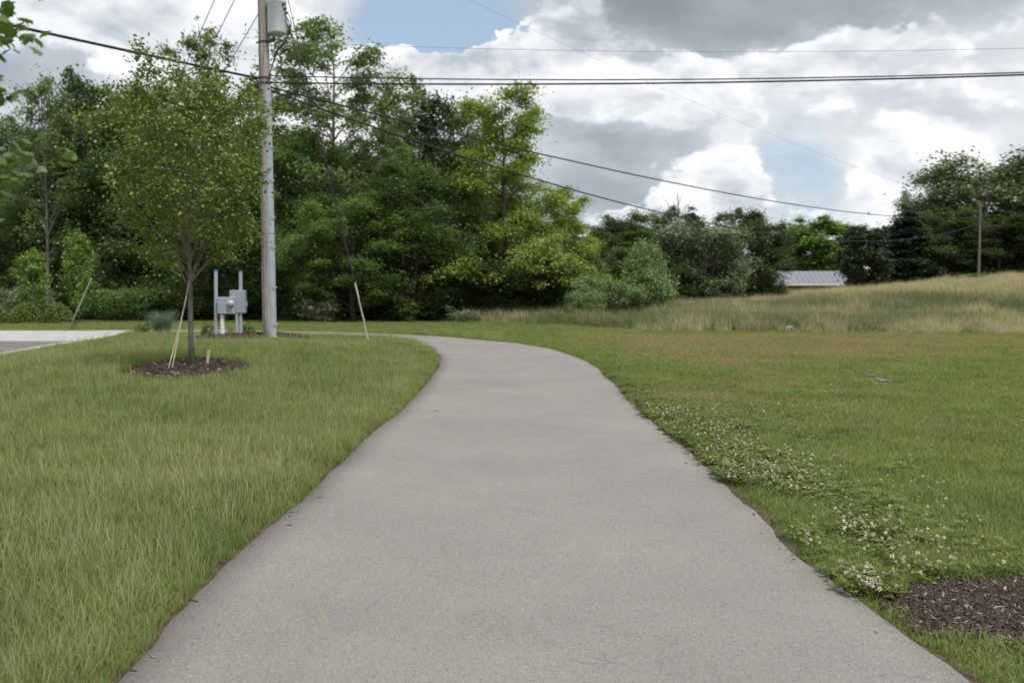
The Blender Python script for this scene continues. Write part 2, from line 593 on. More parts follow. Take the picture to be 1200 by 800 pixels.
M['bark_grey'] = m_noise('grey_bark', (.11, .10, .088), (.21, .195, .175), 20, .9, .15, (1, 1, .3), .6, .01)
M['dead'] = m_noise('dead_wood', (.19, .17, .15), (.28, .26, .23), 10, .9, .15)
M['pole'] = m_noise('weathered_pole_wood', (.18, .168, .155), (.38, .362, .335), 9, .85, .2, (1.6, 1.6, .10), .6, .012)
M['galv'] = m_noise('galvanised_grey', (.30, .33, .37), (.38, .41, .45), 6, .5, .4, (1, 1, .3), .05)
M['box'] = m_noise('grey_enamel', (.26, .30, .35), (.33, .37, .42), 5, .45, .45, bump_s=.03)
M['tank'] = m_noise('pale_grey_enamel', (.62, .66, .68), (.70, .73, .74), 4, .4, .45, bump_s=.03)
M['dark'] = m_noise('dark_metal', (.03, .03, .033), (.07, .068, .066), 20, .6, .4)
M['cable'] = m_noise('black_cable', (.016, .016, .020), (.03, .03, .035), 30, .6, .3)
M['wire'] = m_noise('aluminium_wire', (.25, .26, .27), (.34, .35, .36), 30, .5, .4)
M['pvc'] = m_noise('pale_yellow_plastic', (.48, .45, .34), (.58, .55, .44), 8, .55, .35)
M['white'] = m_noise('white_plastic', (.66, .66, .63), (.76, .76, .73), 8, .5, .35)
M['blue'] = m_noise('blue_plastic', (.03, .16, .42), (.05, .22, .5), 8, .5, .35)
M['red'] = m_noise('red_plastic', (.45, .03, .03), (.55, .06, .05), 8, .5, .35)
M['orange'] = m_noise('orange_plastic', (.50, .15, .03), (.60, .22, .05), 8, .6, .3)
M['glass'] = m_noise('meter_glass', (.36, .38, .40), (.45, .47, .49), 8, .12, .6)
M['stake'] = m_noise('split_wood', (.36, .30, .22), (.52, .46, .36), 14, .85, .2, (1, 1, .2))
M['strap'] = m_noise('tree_strap', (.44, .40, .31), (.54, .50, .40), 14, .8, .2)
M['roof'] = m_noise('grey_roof', (.19, .205, .235), (.23, .245, .275), 3, .6, .35, (1, .15, .15), .1)
M['brick'] = m_noise('brown_brick', (.20, .12, .08), (.28, .17, .12), 10, .9, .2)
M['trim'] = m_noise('white_trim', (.68, .68, .66), (.76, .76, .74), 6, .6, .3)
M['blade_long'] = m_blade('long_lawn_blade', (.115, .184, .046), (.318, .370, .140), (.34, .29, .14), (.44, .39, .21), .35)
M['blade_short'] = m_blade('short_lawn_blade', (.112, .180, .046), (.300, .352, .130), (.29, .23, .115), (.40, .335, .185), .35)
M['blade_tall'] = m_blade('meadow_blade', (.11, .148, .058), (.21, .24, .12), (.46, .42, .27), (.62, .57, .40))
M['seed'] = m_blade('seed_head', (.17, .19, .09), (.27, .28, .15), (.46, .40, .25), (.58, .52, .34))
M['seed_lawn'] = m_blade('lawn_seed_head', (.24, .27, .12), (.38, .38, .22), (.40, .35, .20), (.50, .44, .27))
M['clover_leaf'] = m_leaf('clover_leaf', (.105, .150, .030), (.19, .235, .066), transl=.3, var=.08, spec=.12)
M['clover_flower'] = m_noise('clover_flower', (.50, .46, .36), (.72, .69, .57), 60, .8, .2, objc=True)
M['blue_grass'] = m_leaf('blue_grass', (.12, .19, .13), (.24, .31, .24))

# ------------------------------------------------------------------ ground sheet
def axis(parts):
    out = []
    for a, b, s in parts:
        out.append(np.arange(a, b, s))
    return np.unique(np.round(np.concatenate(out + [[parts[-1][1]]]), 4))


gx = axis([(-900, -200, 100), (-200, -60, 10), (-60, -20, 1.0), (-20, 16, .22), (16, 60, 1.0), (60, 200, 10), (200, 900.1, 100)])
gy = axis([(-120, -20, 20), (-20, -4, 2), (-4, 32, .22), (32, 100, .8), (100, 240, 10), (240, 1800.1, 120)])
GX, GY = np.meshgrid(gx, gy)
GZ = hz(GX, GY)
nx, ny = len(gx), len(gy)
idx = np.arange(nx * ny).reshape(ny, nx)
gf = np.stack([idx[:-1, :-1], idx[:-1, 1:], idx[1:, 1:], idx[1:, :-1]], -1).reshape(-1, 4)
gme = mesh_np('ground', np.c_[GX.ravel(), GY.ravel(), GZ.ravel()], gf, [M['ground']], True)
at_ = gme.attributes.new('dry', 'FLOAT', 'POINT')
at_.data.foreach_set('value', dryness(GX.ravel(), GY.ravel()).astype(np.float32))
tag(obj('ground', gme), kind='structure')


def strip(name, A, B, mat, lift, skirt=0.0, cols=9, structure=True):
    """a sheet between two edge lines that follows the ground"""
    n = min(len(A), len(B))
    ta = np.linspace(0, len(A) - 1, n); tb = np.linspace(0, len(B) - 1, n)
    a = np.c_[np.interp(ta, range(len(A)), A[:, 0]), np.interp(ta, range(len(A)), A[:, 1])]
    b = np.c_[np.interp(tb, range(len(B)), B[:, 0]), np.interp(tb, range(len(B)), B[:, 1])]
    V = []
    for j in range(cols):
        t = j / (cols - 1)
        p = a * (1 - t) + b * t
        V.append(np.c_[p, hz(p[:, 0], p[:, 1]) + lift])
    if skirt:
        V = [np.c_[V[0][:, :2], V[0][:, 2] - skirt]] + V + [np.c_[V[-1][:, :2], V[-1][:, 2] - skirt]]
    c = len(V)
    V = np.stack(V, 1).reshape(-1, 3)
    i = np.arange(n * c).reshape(n, c)
    f = np.stack([i[:-1, :-1], i[:-1, 1:], i[1:, 1:], i[1:, :-1]], -1).reshape(-1, 4)
    o = obj(name, mesh_np(name, V, f, [mat], False))
    if structure:
        tag(o, kind='structure')
    return o


# both edges are resampled against one another so that cross sections run across the path
def match(A, B, n=900):
    sa = np.linspace(0, 1, n)
    la = np.r_[0, np.cumsum(np.hypot(*np.diff(A, axis=0).T))]; la /= la[-1]
    lb = np.r_[0, np.cumsum(np.hypot(*np.diff(B, axis=0).T))]; lb /= lb[-1]
    a = np.c_[np.interp(sa, la, A[:, 0]), np.interp(sa, la, A[:, 1])]
    b = np.c_[np.interp(sa, lb, B[:, 0]), np.interp(sa, lb, B[:, 1])]
    return a, b


pa, pb = match(LE, RE)
strip('path', pa, pb, M['path'], .022, .06, 13)


def offset(E, w0, seed, side):
    d = np.gradient(E, axis=0); d /= np.linalg.norm(d, axis=1)[:, None] + 1e-9
    nrm = np.c_[-d[:, 1], d[:, 0]] * side
    s = np.r_[0, np.cumsum(np.hypot(*np.diff(E, axis=0).T))]
    w = w0 * (.35 + 1.6 * sstep(.3, .75, fbm(s * 1.1, s * 0 + seed, 4)))
    return E + nrm * w[:, None], E - nrm * .05


o1, i1 = offset(LE, .10, 31, 1)
strip('path_edge_soil', o1, i1, M['soil'], .012, 0, 3)
o2, i2 = offset(RE, .09, 57, -1)
strip('path_edge_soil', o2, i2, M['soil'], .012, 0, 3)

def slab(name, poly, mat, lift, thick=.1):
    import bmesh
    bm = bmesh.new()
    vs = [bm.verts.new((x, y, lift)) for x, y in poly]
    f = bm.faces.new(vs)
    if f.normal.z < 0 or f.calc_area() and (f.normal_update() or f.normal.z < 0):
        f.normal_flip()
    r = bmesh.ops.extrude_face_region(bm, geom=[f])
    for v in [g for g in r['geom'] if isinstance(g, bmesh.types.BMVert)]:
        v.co.z += thick * 0
    low = set(vs)
    for v in vs:
        v.co.z = lift - thick
    bmesh.ops.recalc_face_normals(bm, faces=bm.faces)
    me = bpy.data.meshes.new(name)
    bm.to_mesh(me); bm.free()
    me.materials.append(mat)
    return tag(obj(name, me), kind='structure')


slab('driveway', [tuple(p) for p in DRIVE_POLY], M['drive'], .02)
slab('concrete_apron', [tuple(p) for p in APRON_POLY], M['concrete'], .05, .13)
yx = xy(0, 409.2)[1]
slab('road_marking', [(-40, yx), (-13.6, yx), (-13.6, yx + .13), (-40, yx + .13)], M['yellow'], .0245, .004)
# kerb along the lawn, cast in lengths with open joints
kp = densify(KERB, .25, 2, .01)
ks = np.r_[0, np.cumsum(np.hypot(*np.diff(kp, axis=0).T))]
kerb = thing('concrete_kerb', 'pale concrete kerb between the lawn and the grey driveway', 'kerb', (float(kp[0, 0]), float(kp[0, 1]), 0))
q = 0.0
while q < ks[-1] - .5:
    e2 = min(q + 2.4, ks[-1])
    a = np.array([np.interp(q + .006, ks, kp[:, 0]), np.interp(q + .006, ks, kp[:, 1])])
    b = np.array([np.interp(e2 - .006, ks, kp[:, 0]), np.interp(e2 - .006, ks, kp[:, 1])])
    d = b - a; L_ = np.hypot(*d)
    g = G()
    g.box(((a[0] + b[0]) / 2 - kp[0, 0], (a[1] + b[1]) / 2 - kp[0, 1], .02), (L_, .22, .26), .025, math.atan2(d[1], d[0]))
    g.build('kerb_stone', M['kerb'], kerb)
    q = e2


def bed(name, b, power, lift, seed, h=.05):
    rng = np.random.default_rng(seed)
    n, k = 96, 12
    th = np.linspace(0, 2 * np.pi, n, endpoint=False)
    e = 1 + .16 * (fbm(np.cos(th) * 2 + seed, np.sin(th) * 2 + 5, 3) - .5) + .05 * (rng.random(n) - .5)
    c, s = np.cos(th), np.sin(th)
    rr = (np.abs(c) ** power + np.abs(s) ** power) ** (-1 / power) * e
    V = []
    for i in range(k + 1):
        t = (1 - i / k)
        x = b[0] + c * rr * b[2] * t; y = b[1] + s * rr * b[3] * t
        z = hz(x, y) + lift + h * (1 - t ** 3) + .02 * (fbm(x * 9, y * 9, 2) - .5) * (i > 0) - .03 * (i == 0)
        V.append(np.c_[x, y, z])
    V = np.concatenate(V)
    i = np.arange((k + 1) * n).reshape(k + 1, n)
    f = np.stack([i[:-1], np.roll(i[:-1], -1, 1), np.roll(i[1:], -1, 1), i[1:]], -1).reshape(-1, 4)
    return tag(obj(name, mesh_np(name, V, f, [M['mulch']], True)), kind='structure')


bed('mulch_bed', BED_TREE, 2.0, .02, 1, .04)
bed('mulch_bed', BED_POLE, 2.0, .03, 2, .26)
bed('mulch_bed', BED_NEAR, 2.6, .015, 3, .05)

# standing water caught in the lawn
for (px, py, wpx, hpx) in ((996, 436, 7, 2.4), (1020, 440, 7, 2.4), (1034, 446.5, 12, 3.4), (1019, 446, 5, 1.8)):
    p = on_ground(px, py)
    d = p.y
    rx, ry = wpx / F * d / 2, hpx / F * d * d / CAM_H / 2
    nu, nv = 26, 20
    prm = random.Random(px)
    V, Fs = [], []
    zz = max(float(hz(p.x + a * rx, p.y + b * ry)) for a in (-1, 0, 1) for b in (-1, 0, 1)) + .025
    for a in range(nu):                     # steep ripples, shaped so facets catch the bright sky as glints
        for b in range(nv):
            rr, th = b / (nv - 1), 2 * math.pi * a / nu
            k = 1 + .28 * math.sin(3 * th + px) + .15 * math.sin(5 * th + py)
            x, y = p.x + rx * k * rr * math.cos(th), p.y + ry * k * rr * math.sin(th)
            V.append((x, y, zz + .0075 * math.sin(y * 42 + 3 * math.sin(x * 9)) + .002 * math.sin(x * 55 + y * 20)))
    for a in range(nu):
        for b in range(nv - 1):
            a2 = (a + 1) % nu
            Fs.append((a * nv + b, a * nv + b + 1, a2 * nv + b + 1, a2 * nv + b))
    mm = M.get('water')
    if mm is None:
        mm, nt = new_mat('puddle_water')
        pos = nt.n('ShaderNodeNewGeometry').outputs['Position']
        finish(nt, (.10, .10, .09), .08, 1.0)
        M['water'] = mm
    o = obj('puddle', mesh_py('puddle', V, Fs, [mm], True))
    tag(o, kind='structure')
PUDDLES = [(on_ground(px, py), w) for px, py, w in ((996, 436, .14), (1020, 440, .15), (1034, 446.5, .24), (1019, 446, .12))]

# ------------------------------------------------------------------ scattered stuff (grass, flowers, chips)
def rand_unit(rng, n):
    v = rng.normal(size=(n, 3))
    return v / (np.linalg.norm(v, axis=1)[:, None] + 1e-9)


def blades(rng, n, rad, h0, h1, w, lean, V, Fq, mi, mat_i=0, curl=1.0, base_z=-.01):
    """n tapered bent blades, appended to the lists"""
    for _ in range(n):
        r = rad * math.sqrt(rng.random()); t = rng.random() * 6.283
        x, y = r * math.cos(t), r * math.sin(t)
        a = rng.random() * 6.283
        h = h0 + (h1 - h0) * rng.random() ** 1.2
        l = lean * (.25 + rng.random()) * h
        dx_, dy_ = math.cos(a) * l, math.sin(a) * l
        fa = a + math.pi / 2 + rng.normal() * .5
        wx, wy = math.cos(fa) * w / 2, math.sin(fa) * w / 2
        b = len(V)
        for s, ww in ((0, .8), (.4, 1.0), (.75, .7), (1.0, .08)):
            o = s ** (1 + curl)
            zz = base_z + h * (s - .18 * curl * lean * s ** 3)
            V.append((x + dx_ * o - wx * ww, y + dy_ * o - wy * ww, zz)); V.append((x + dx_ * o + wx * ww, y + dy_ * o + wy * ww, zz))
        for q in range(3):
            Fq.append((b + 2 * q, b + 2 * q + 1, b + 2 * q + 3, b + 2 * q + 2)); mi.append(mat_i)


def proto(name, V, Fq, mats, mi=None, smooth=False):
    o = bpy.data.objects.new(name, mesh_np(name, np.array(V), np.array(Fq), mats, smooth, mi))
    return o


def scatter(name, P, rot, scl, dry, protos, vi=None, seed=0):
    rng = np.random.default_rng(seed)
    n = len(P)
    coll = bpy.data.collections.new(name + '_pieces')
    for p in protos:
        coll.objects.link(p)
    me = bpy.data.meshes.new(name)
    me.vertices.add(n); me.vertices.foreach_set('co', np.asarray(P, np.float32).ravel())
    if vi is None:
        vi = rng.integers(0, len(protos), n)
    for nm, ty, key, arr in (('rot', 'FLOAT_VECTOR', 'vector', rot), ('scl', 'FLOAT', 'value', scl), ('dry', 'FLOAT', 'value', dry), ('vi', 'INT', 'value', vi)):
        a = me.attributes.new(nm, ty, 'POINT')
        a.data.foreach_set(key, np.asarray(arr, np.int32 if ty == 'INT' else np.float32).ravel())
    o = obj(name, me)
    gt = bpy.data.node_groups.new(name + '_nodes', 'GeometryNodeTree')
    gt.interface.new_socket('Geometry', in_out='INPUT', socket_type='NodeSocketGeometry')
    gt.interface.new_socket('Geometry', in_out='OUTPUT', socket_type='NodeSocketGeometry')
    N = gt.nodes; Lk = gt.links
    gi, go = N.new('NodeGroupInput'), N.new('NodeGroupOutput')
    ci = N.new('GeometryNodeCollectionInfo'); ci.inputs['Collection'].default_value = coll
    ci.inputs['Separate Children'].default_value = True; ci.inputs['Reset Children'].default_value = True
    ip = N.new('GeometryNodeInstanceOnPoints'); ip.inputs['Pick Instance'].default_value = True

    def attr(nm, ty):
        a = N.new('GeometryNodeInputNamedAttribute'); a.data_type = ty; a.inputs['Name'].default_value = nm
        return a.outputs['Attribute']
    Lk.new(gi.outputs[0], ip.inputs['Points']); Lk.new(ci.outputs[0], ip.inputs['Instance'])
    Lk.new(attr('vi', 'INT'), ip.inputs['Instance Index']); Lk.new(attr('rot', 'FLOAT_VECTOR'), ip.inputs['Rotation'])
    Lk.new(attr('scl', 'FLOAT'), ip.inputs['Scale']); Lk.new(ip.outputs[0], go.inputs[0])
    md = o.modifiers.new('scatter', 'NODES'); md.node_group = gt
    return tag(o, kind='stuff')


def polar(rng, n, r0, r1, a0, a1, power):
    """points in a fan before the camera, denser near it: density falls as r**-power"""
    u = rng.random(n)
    k = 2 - power
    if abs(k) < 1e-6:
        r = r0 * (r1 / r0) ** u
    else:
        r = (r0 ** k + u * (r1 ** k - r0 ** k)) ** (1 / k)
    a = R(a0) + rng.random(n) * R(a1 - a0)
    return r * np.sin(a), r * np.cos(a)


def tongue(X, Y, rng):
    """grass has crept back over the near corner of the mulch beside the path"""
    return (((X - 1.95) / .25) ** 2 + ((Y - 3.60) / .16) ** 2 < .5 + .5 * rng.random(len(X))) & (rng.random(len(X)) < .75)


def lawn_filter(X, Y, rng, soft=.06):
    keep = np.ones(len(X), bool)
    for p in (DRIVE_POLY, APRON_POLY):
        keep &= ~inside(p, X, Y)
    inp = inside(PATH_POLY, X, Y)
    de = np.minimum(edge_dist(LE, X, Y), edge_dist(RE, X, Y))
    s = np.where(inp, -de, de)
    keep &= s > soft * (.2 + 1.8 * fbm(X * 2.2 + 5, Y * 2.2, 3)) - .02
    keep &= ~(bed_r(BED_TREE, X, Y) < .97 + .1 * (rng.random(len(X)) - .5)) | (rng.random(len(X)) < .0)
    keep &= ~((bed_r(BED_POLE, X, Y) < 1.0) & (rng.random(len(X)) < .88))
    keep &= ~((bed_r(BED_NEAR, X, Y, 2.6) < 1.0 + .2 * (fbm(X * 5, Y * 5, 2) - .5)) & ~tongue(X, Y, rng))
    for p, w in PUDDLES:
        keep &= ~((((X - p.x) / (w * .8)) ** 2 + ((Y - p.y) / (w * 2.2)) ** 2) < 1)
    kd = edge_dist(np.repeat(np.array(KERB), 5, 0), X, Y)
    keep &= kd > .16
    return keep, s


def tall_mask(X, Y):
    """where the unmown meadow begins"""
    front = np.interp(X, [-12, -6, -2, 0, 3, 6, 10, 20, 40], [62, 58, 53, 50, 46, 41, 38.5, 37, 36.5]) + 2.2 * (fbm(X * .5, X * 0 + 4, 3) - .5)
    return Y > front + 5.0 * (fbm(X * .9 + 11, Y * .9, 3) - .5)


rng = np.random.default_rng(11)
long_p = []
for k in range(7):
    V, Fq, mi = [], [], []
    blades(rng, 44, .09, .04, .15, .0034, .65, V, Fq, mi)
    if k in (1, 2, 4, 6):
        blades(rng, 3, .06, .15, .25, .0026, .35, V, Fq, mi, 1)
    long_p.append(proto('grass_tuft_long', V, Fq, [M['blade_long'], M['seed_lawn']], mi))
short_p = []
for k in range(6):
    V, Fq, mi = [], [], []
    blades(rng, 44, .095, .025, .085, .0034, .85, V, Fq, mi)
    if k == 2:
        blades(rng, 1, .05, .10, .15, .003, .4, V, Fq, mi, 1)
    short_p.append(proto('grass_tuft_short', V, Fq, [M['blade_short'], M['seed_lawn']], mi))


def lawn(name, X, Y, protos, s0, far, seed):
    rng = np.random.default_rng(seed)
    keep, s = lawn_filter(X, Y, rng)
    keep &= ~tall_mask(X, Y)
    X, Y, s = X[keep], Y[keep], s[keep]
    n = len(X)
    d = np.hypot(X, Y)
    scl = s0 * (.7 + .6 * rng.random(n)) * (1 + far * np.clip((d - 7) / 30, 0, 1.5)) * (.45 + .62 * fbm(X * .6, Y * .6 + 30, 3) + .48 * fbm(X * 2.4 + 9, Y * 2.4, 3)) * (1 - .55 * (bed_r(BED_POLE, X, Y) < 1.9)) * (.5 + .5 * sstep(0, .25, s))
    rot = np.c_[rng.normal(0, .13, n), rng.normal(0, .13, n), rng.random(n) * 6.283]
    dr = np.clip(dryness(X, Y) + rng.normal(0, .09, n), 0, 1)
    return scatter(name, np.c_[X, Y, hz(X, Y) + .005], rot, scl, dr, protos, None, seed)


# left lawn is long, right lawn is short
def lawn_points(n, seed):
    rng = np.random.default_rng(seed)
    return polar(rng, n, 1.6, 62, -52, 52, 1.55)


X, Y = lawn_points(210000, 21)
# which side of the path a point lies on
side_left = np.interp(Y, LE[:, 1][LE[:, 1] < 20.5], LE[:, 0][LE[:, 1] < 20.5]) > X
mid = (Y > 20.5) & (X < 1.0)
far_green = (Y > 36.5) & (X < 2)
isl = (side_left & (Y <= 20.5)) | (mid & ~far_green & (X < -.4))
lawn('lawn_grass', X[isl], Y[isl], long_p, 1.0, .55, 1)
lawn('mown_grass', X[~isl], Y[~isl], short_p, 1.0, .5, 2)

# meadow: tall grass on the bank
tall_p = []
for k in range(7):
    V, Fq, mi = [], [], []
    blades(rng, 26, .28, .35, .85, .016, .38, V, Fq, mi, 0)
    blades(rng, 9, .25, .75, 1.1, .013, .30, V, Fq, mi, 1)
    tall_p.append(proto('meadow_tuft', V, Fq, [M['blade_tall'], M['seed']], mi))
r2 = np.random.default_rng(77)
n = 70000
Y = 35 + 52 * r2.random(n) ** 1.15
X = -14 + (Y * .72 + 22) * r2.random(n)
k = tall_mask(X, Y) & (X > -3 - (Y - 50) * .35)
X, Y = X[k], Y[k]
n = len(X)
fr = np.interp(X, [-12, -6, -2, 0, 3, 6, 10, 20, 40], [62, 58, 53, 50, 46, 41, 38.5, 37, 36.5])
pn = fbm(X * .16 + 9, Y * .10 + 2, 4); pn2 = fbm(X * .5, Y * .3 + 50, 3)
dr = .26 + 2.2 * (pn - .5) + .9 * (pn2 - .5) + .62 * sstep(5, 0, Y - fr) * sstep(2, 6, X) + .26 * sstep(62, 72, Y) - .28 * sstep(6, 2, X)
dr -= .5 * np.exp(-(((X - 12) / 4) ** 2 + ((Y - 46) / 5) ** 2)) + .35 * np.exp(-(((X - 26) / 4) ** 2 + ((Y - 52) / 6) ** 2))
dr = np.clip(dr + r2.normal(0, .08, n), .05, 1)
sc_ = (.45 + .6 * r2.random(n)) * (.45 + 1.1 * pn2) * (.38 + .62 * sstep(-1.5, 3.0, Y - fr)) * np.where(X < 3, .85, .95)
scatter('meadow_grass', np.c_[X, Y, hz(X, Y)], np.c_[r2.normal(0, .12, n), r2.normal(0, .12, n), r2.random(n) * 6.283], sc_, dr, tall_p, None, 5)

# clover in the right-hand verge
def clover_leaf(rng, n, rad):
    V, Fq = [], []
    for _ in range(n):
        r = rad * math.sqrt(rng.random()); t = rng.random() * 6.283
        c = (r * math.cos(t), r * math.sin(t), .015 + .04 * rng.random())
        for j in range(3):
            a = t + j * 2.094
            u = (math.cos(a), math.sin(a)); s = .009 + .005 * rng.random()
            w = (-u[1], u[0])
            b = len(V)
            for (p, q_, h) in ((0, 0, 0), (.8, .62, .12), (1.3, 0, .25), (.8, -.62, .12)):
                V.append((c[0] + s * (u[0] * p + w[0] * q_) * 1.3, c[1] + s * (u[1] * p + w[1] * q_) * 1.3, c[2] + s * h * 2))
            Fq.append((b, b + 1, b + 2, b + 3))
    return V, Fq


def flower(rng, h):
    V, Fq, mi = [], [], []
    lx, ly = rng.normal(0, .02), rng.normal(0, .02)
    b = 0
    for s in (0, 1):
        for q_ in ((-.0012, 0), (.0012, 0)):
            V.append((lx * s + q_[0], ly * s, h * s))
    Fq.append((0, 1, 3, 2)); mi.append(0)
    for _ in range(34):     # florets
        u = rand_unit(rng, 1)[0]
        if u[2] < -.45:
            u[2] *= -1
        a = np.cross(u, (.3, .2, .9)); a /= np.linalg.norm(a) + 1e-9
        c = np.array((lx, ly, h)); l = .0125; w = .0026
        b = len(V)
        V += [tuple(c + u * .003 - a * w), tuple(c + u * .003 + a * w), tuple(c + u * l + a * w * .8), tuple(c + u * l - a * w * .8)]
        Fq.append((b, b + 1, b + 2, b + 3)); mi.append(1)
    return V, Fq, mi


r3 = np.random.default_rng(15)
cl = [proto('clover_patch', *clover_leaf(r3, 20, .10), [M['clover_leaf']]) for _ in range(4)]
n = 10500
Y = 4.3 + 16 * r3.random(n) ** 1.3
ex = np.interp(Y, RE[:, 1][RE[:, 1] < 18], RE[:, 0][RE[:, 1] < 18])
X = ex + .02 + np.abs(r3.normal(0, 1, n)) * np.interp(Y, [4.3, 6, 9, 12, 20], [.36, .5, .8, .8, 1.0])
dens = fbm(X * 1.1 + 3, Y * .8 + 1, 3)
keep, s = lawn_filter(X, Y, r3)
keep &= (r3.random(n) < sstep(.3, .6, dens) * np.interp(Y, [4.3, 11, 14, 20], [1, 1, .45, .15]))
X, Y = X[keep], Y[keep]
n = len(X)
hf = r3.random(n) < np.interp(Y, [4.5, 7, 10], [.13, .2, .35])
nh = int(hf.sum())
scatter('clover_leaves', np.c_[X, Y, hz(X, Y) + .01][hf], np.c_[r3.normal(0, .15, nh), r3.normal(0, .15, nh), r3.random(nh) * 6.28], .8 + .6 * r3.random(nh), np.zeros(nh), cl, None, 6)
fl = []
for _ in range(5):
    V, Fq, mi = flower(r3, .085 + .05 * r3.random())
    fl.append(proto('clover_bloom', V, Fq, [M['clover_leaf'], M['clover_flower']], mi))
sel = (Y < 12) & (r3.random(n) < .60 * sstep(.28, .52, fbm(X * 1.3 + 60, Y * .9 + 14, 3)) + .05)
X, Y = np.r_[X[sel], r3.random(160) * 9 + 2.6], np.r_[Y[sel], 5 + 12 * r3.random(160)]
X += r3.normal(0, .03, len(X)); Y += r3.normal(0, .03, len(Y))
keep, s = lawn_filter(X, Y, r3)
X, Y = X[keep], Y[keep]
n = len(X)
scatter('clover_flowers', np.c_[X, Y, hz(X, Y)], np.c_[r3.normal(0, .2, n), r3.normal(0, .2, n), r3.random(n) * 6.28], .55 + .42 * r3.random(n), np.zeros(n), fl, None, 7)

# wood chips on the mulch beds
chips = []
for k in range(8):
    V, Fq = [], []
    l, w, t = .03 + .05 * r3.random(), .008 + .012 * r3.random(), .004 + .004 * r3.random()
    P8 = []
    for sx in (-1, 1):
        for sy in (-1, 1):
            for sz in (-1, 1):
                P8.append((sx * l / 2 * (1 + .15 * r3.normal()), sy * w / 2 * (1 + .35 * r3.normal()), sz * t / 2 * (1 + .3 * r3.normal())))
    Fq = [(0, 1, 3, 2), (4, 6, 7, 5), (0, 4, 5, 1), (2, 3, 7, 6), (0, 2, 6, 4), (1, 5, 7, 3)]
    chips.append(proto('wood_chip', P8, Fq, [M['chip_pale'] if k == 7 else M['chip']]))
PX, PY, PS, PH = [], [], [], []
for b, cnt, pw, sc0, hh in ((BED_NEAR, 15000, 2.6, .58, .05), (BED_TREE, 2600, 2.0, 1.7, .04), (BED_POLE, 2600, 2.0, 2.0, .26)):
    x = b[0] + b[2] * (r3.random(cnt * 2) * 2.1 - 1.05); y = b[1] + b[3] * (r3.random(cnt * 2) * 2.1 - 1.05)
    rr = bed_r(b, x, y, pw)
    k = (rr < 1.04) & ~inside(PATH_POLY, x, y)
    x, y, rr = x[k], y[k], rr[k]
    PX.append(x); PY.append(y); PS.append(sc0 * (.6 + .8 * r3.random(len(x)))); PH.append(np.maximum(hh * (1 - np.minimum(rr, 1) ** 3), 0) + .022)
X, Y = np.concatenate(PX), np.concatenate(PY)
n = len(X)
vi = np.where(r3.random(n) < .06, 7, r3.integers(0, 7, n))
scatter('wood_chips', np.c_[X, Y, hz(X, Y) + np.concatenate(PH)], np.c_[r3.normal(0, .35, n), r3.normal(0, .3, n), r3.random(n) * 6.28], np.concatenate(PS), np.zeros(n), chips, vi, 8)

# crumbs of stone, bark and clippings lying on the asphalt
crumbs = []
for k in range(5):
    V = [(r3.normal(0, 1), r3.normal(0, 1), r3.random()) for _ in range(8)]
    l, w, t = ((.012, .006, .006), (.03, .004, .003), (.008, .007, .006), (.02, .008, .003), (.05, .003, .003))[k]
    P8 = [(sx * l / 2, sy * w / 2, sz * t / 2) for sx in (-1, 1) for sy in (-1, 1) for sz in (-1, 1)]
    crumbs.append(proto('crumb', P8, [(0, 1, 3, 2), (4, 6, 7, 5), (0, 4, 5, 1), (2, 3, 7, 6), (0, 2, 6, 4), (1, 5, 7, 3)], [(M['sand'], M['chip'], M['soil'], M['chip_pale'], M['chip'])[k]]))
X, Y = polar(r3, 6000, 2, 22, -40, 40, 1.2)
ins = inside(PATH_POLY, X, Y)
de = np.minimum(edge_dist(LE, X, Y), edge_dist(RE, X, Y))
k = ins & (r3.random(len(X)) < .004 + .7 * np.exp(-de / .05))
X, Y = X[k], Y[k]
n = len(X)
scatter('path_litter', np.c_[X, Y, hz(X, Y) + .0255], np.c_[np.zeros(n), np.zeros(n), r3.random(n) * 6.28], .7 + .7 * r3.random(n), np.zeros(n), crumbs, None, 9)

# ------------------------------------------------------------------ trees
def leaves(rng, C, size, up=.8, aspect=.62, tri6=False):
    """one folded leaf at every centre"""
    n = len(C)
    nr = rand_unit(rng, n); nr[:, 2] = np.abs(nr[:, 2]); nr = nr + np.array((0, 0, up)); nr /= np.linalg.norm(nr, axis=1)[:, None]
    a = rand_unit(rng, n); a -= nr * np.sum(a * nr, 1)[:, None]; a /= np.linalg.norm(a, axis=1)[:, None] + 1e-9
    b = np.cross(nr, a)
    s = (size * (.65 + .7 * rng.random(n)))[:, None] if not hasattr(size, 'shape') else size[:, None]
    if not tri6:
        P = [C - a * s * .5, C + b * s * aspect * .5 + nr * s * .1 - a * s * .05, C + a * s * .5 - nr * s * .08, C - b * s * aspect * .5 + nr * s * .1 - a * s * .05]
        k = 4
    else:
        P = [C - a * s * .5, C - a * s * .18 + b * s * aspect * .5 + nr * s * .1, C + a * s * .2 + b * s * aspect * .42 + nr * s * .06,
             C + a * s * .5 - nr * s * .1, C + a * s * .2 - b * s * aspect * .42 + nr * s * .06, C - a * s * .18 - b * s * aspect * .5 + nr * s * .1]
        k = 6
    V = np.stack(P, 1).reshape(-1, 3)
    return V, np.arange(n * k).reshape(n, k)


def bez(a, c, b, n):
    return [a * (1 - t) ** 2 + c * 2 * t * (1 - t) + b * t * t for t in np.linspace(0, 1, n)]


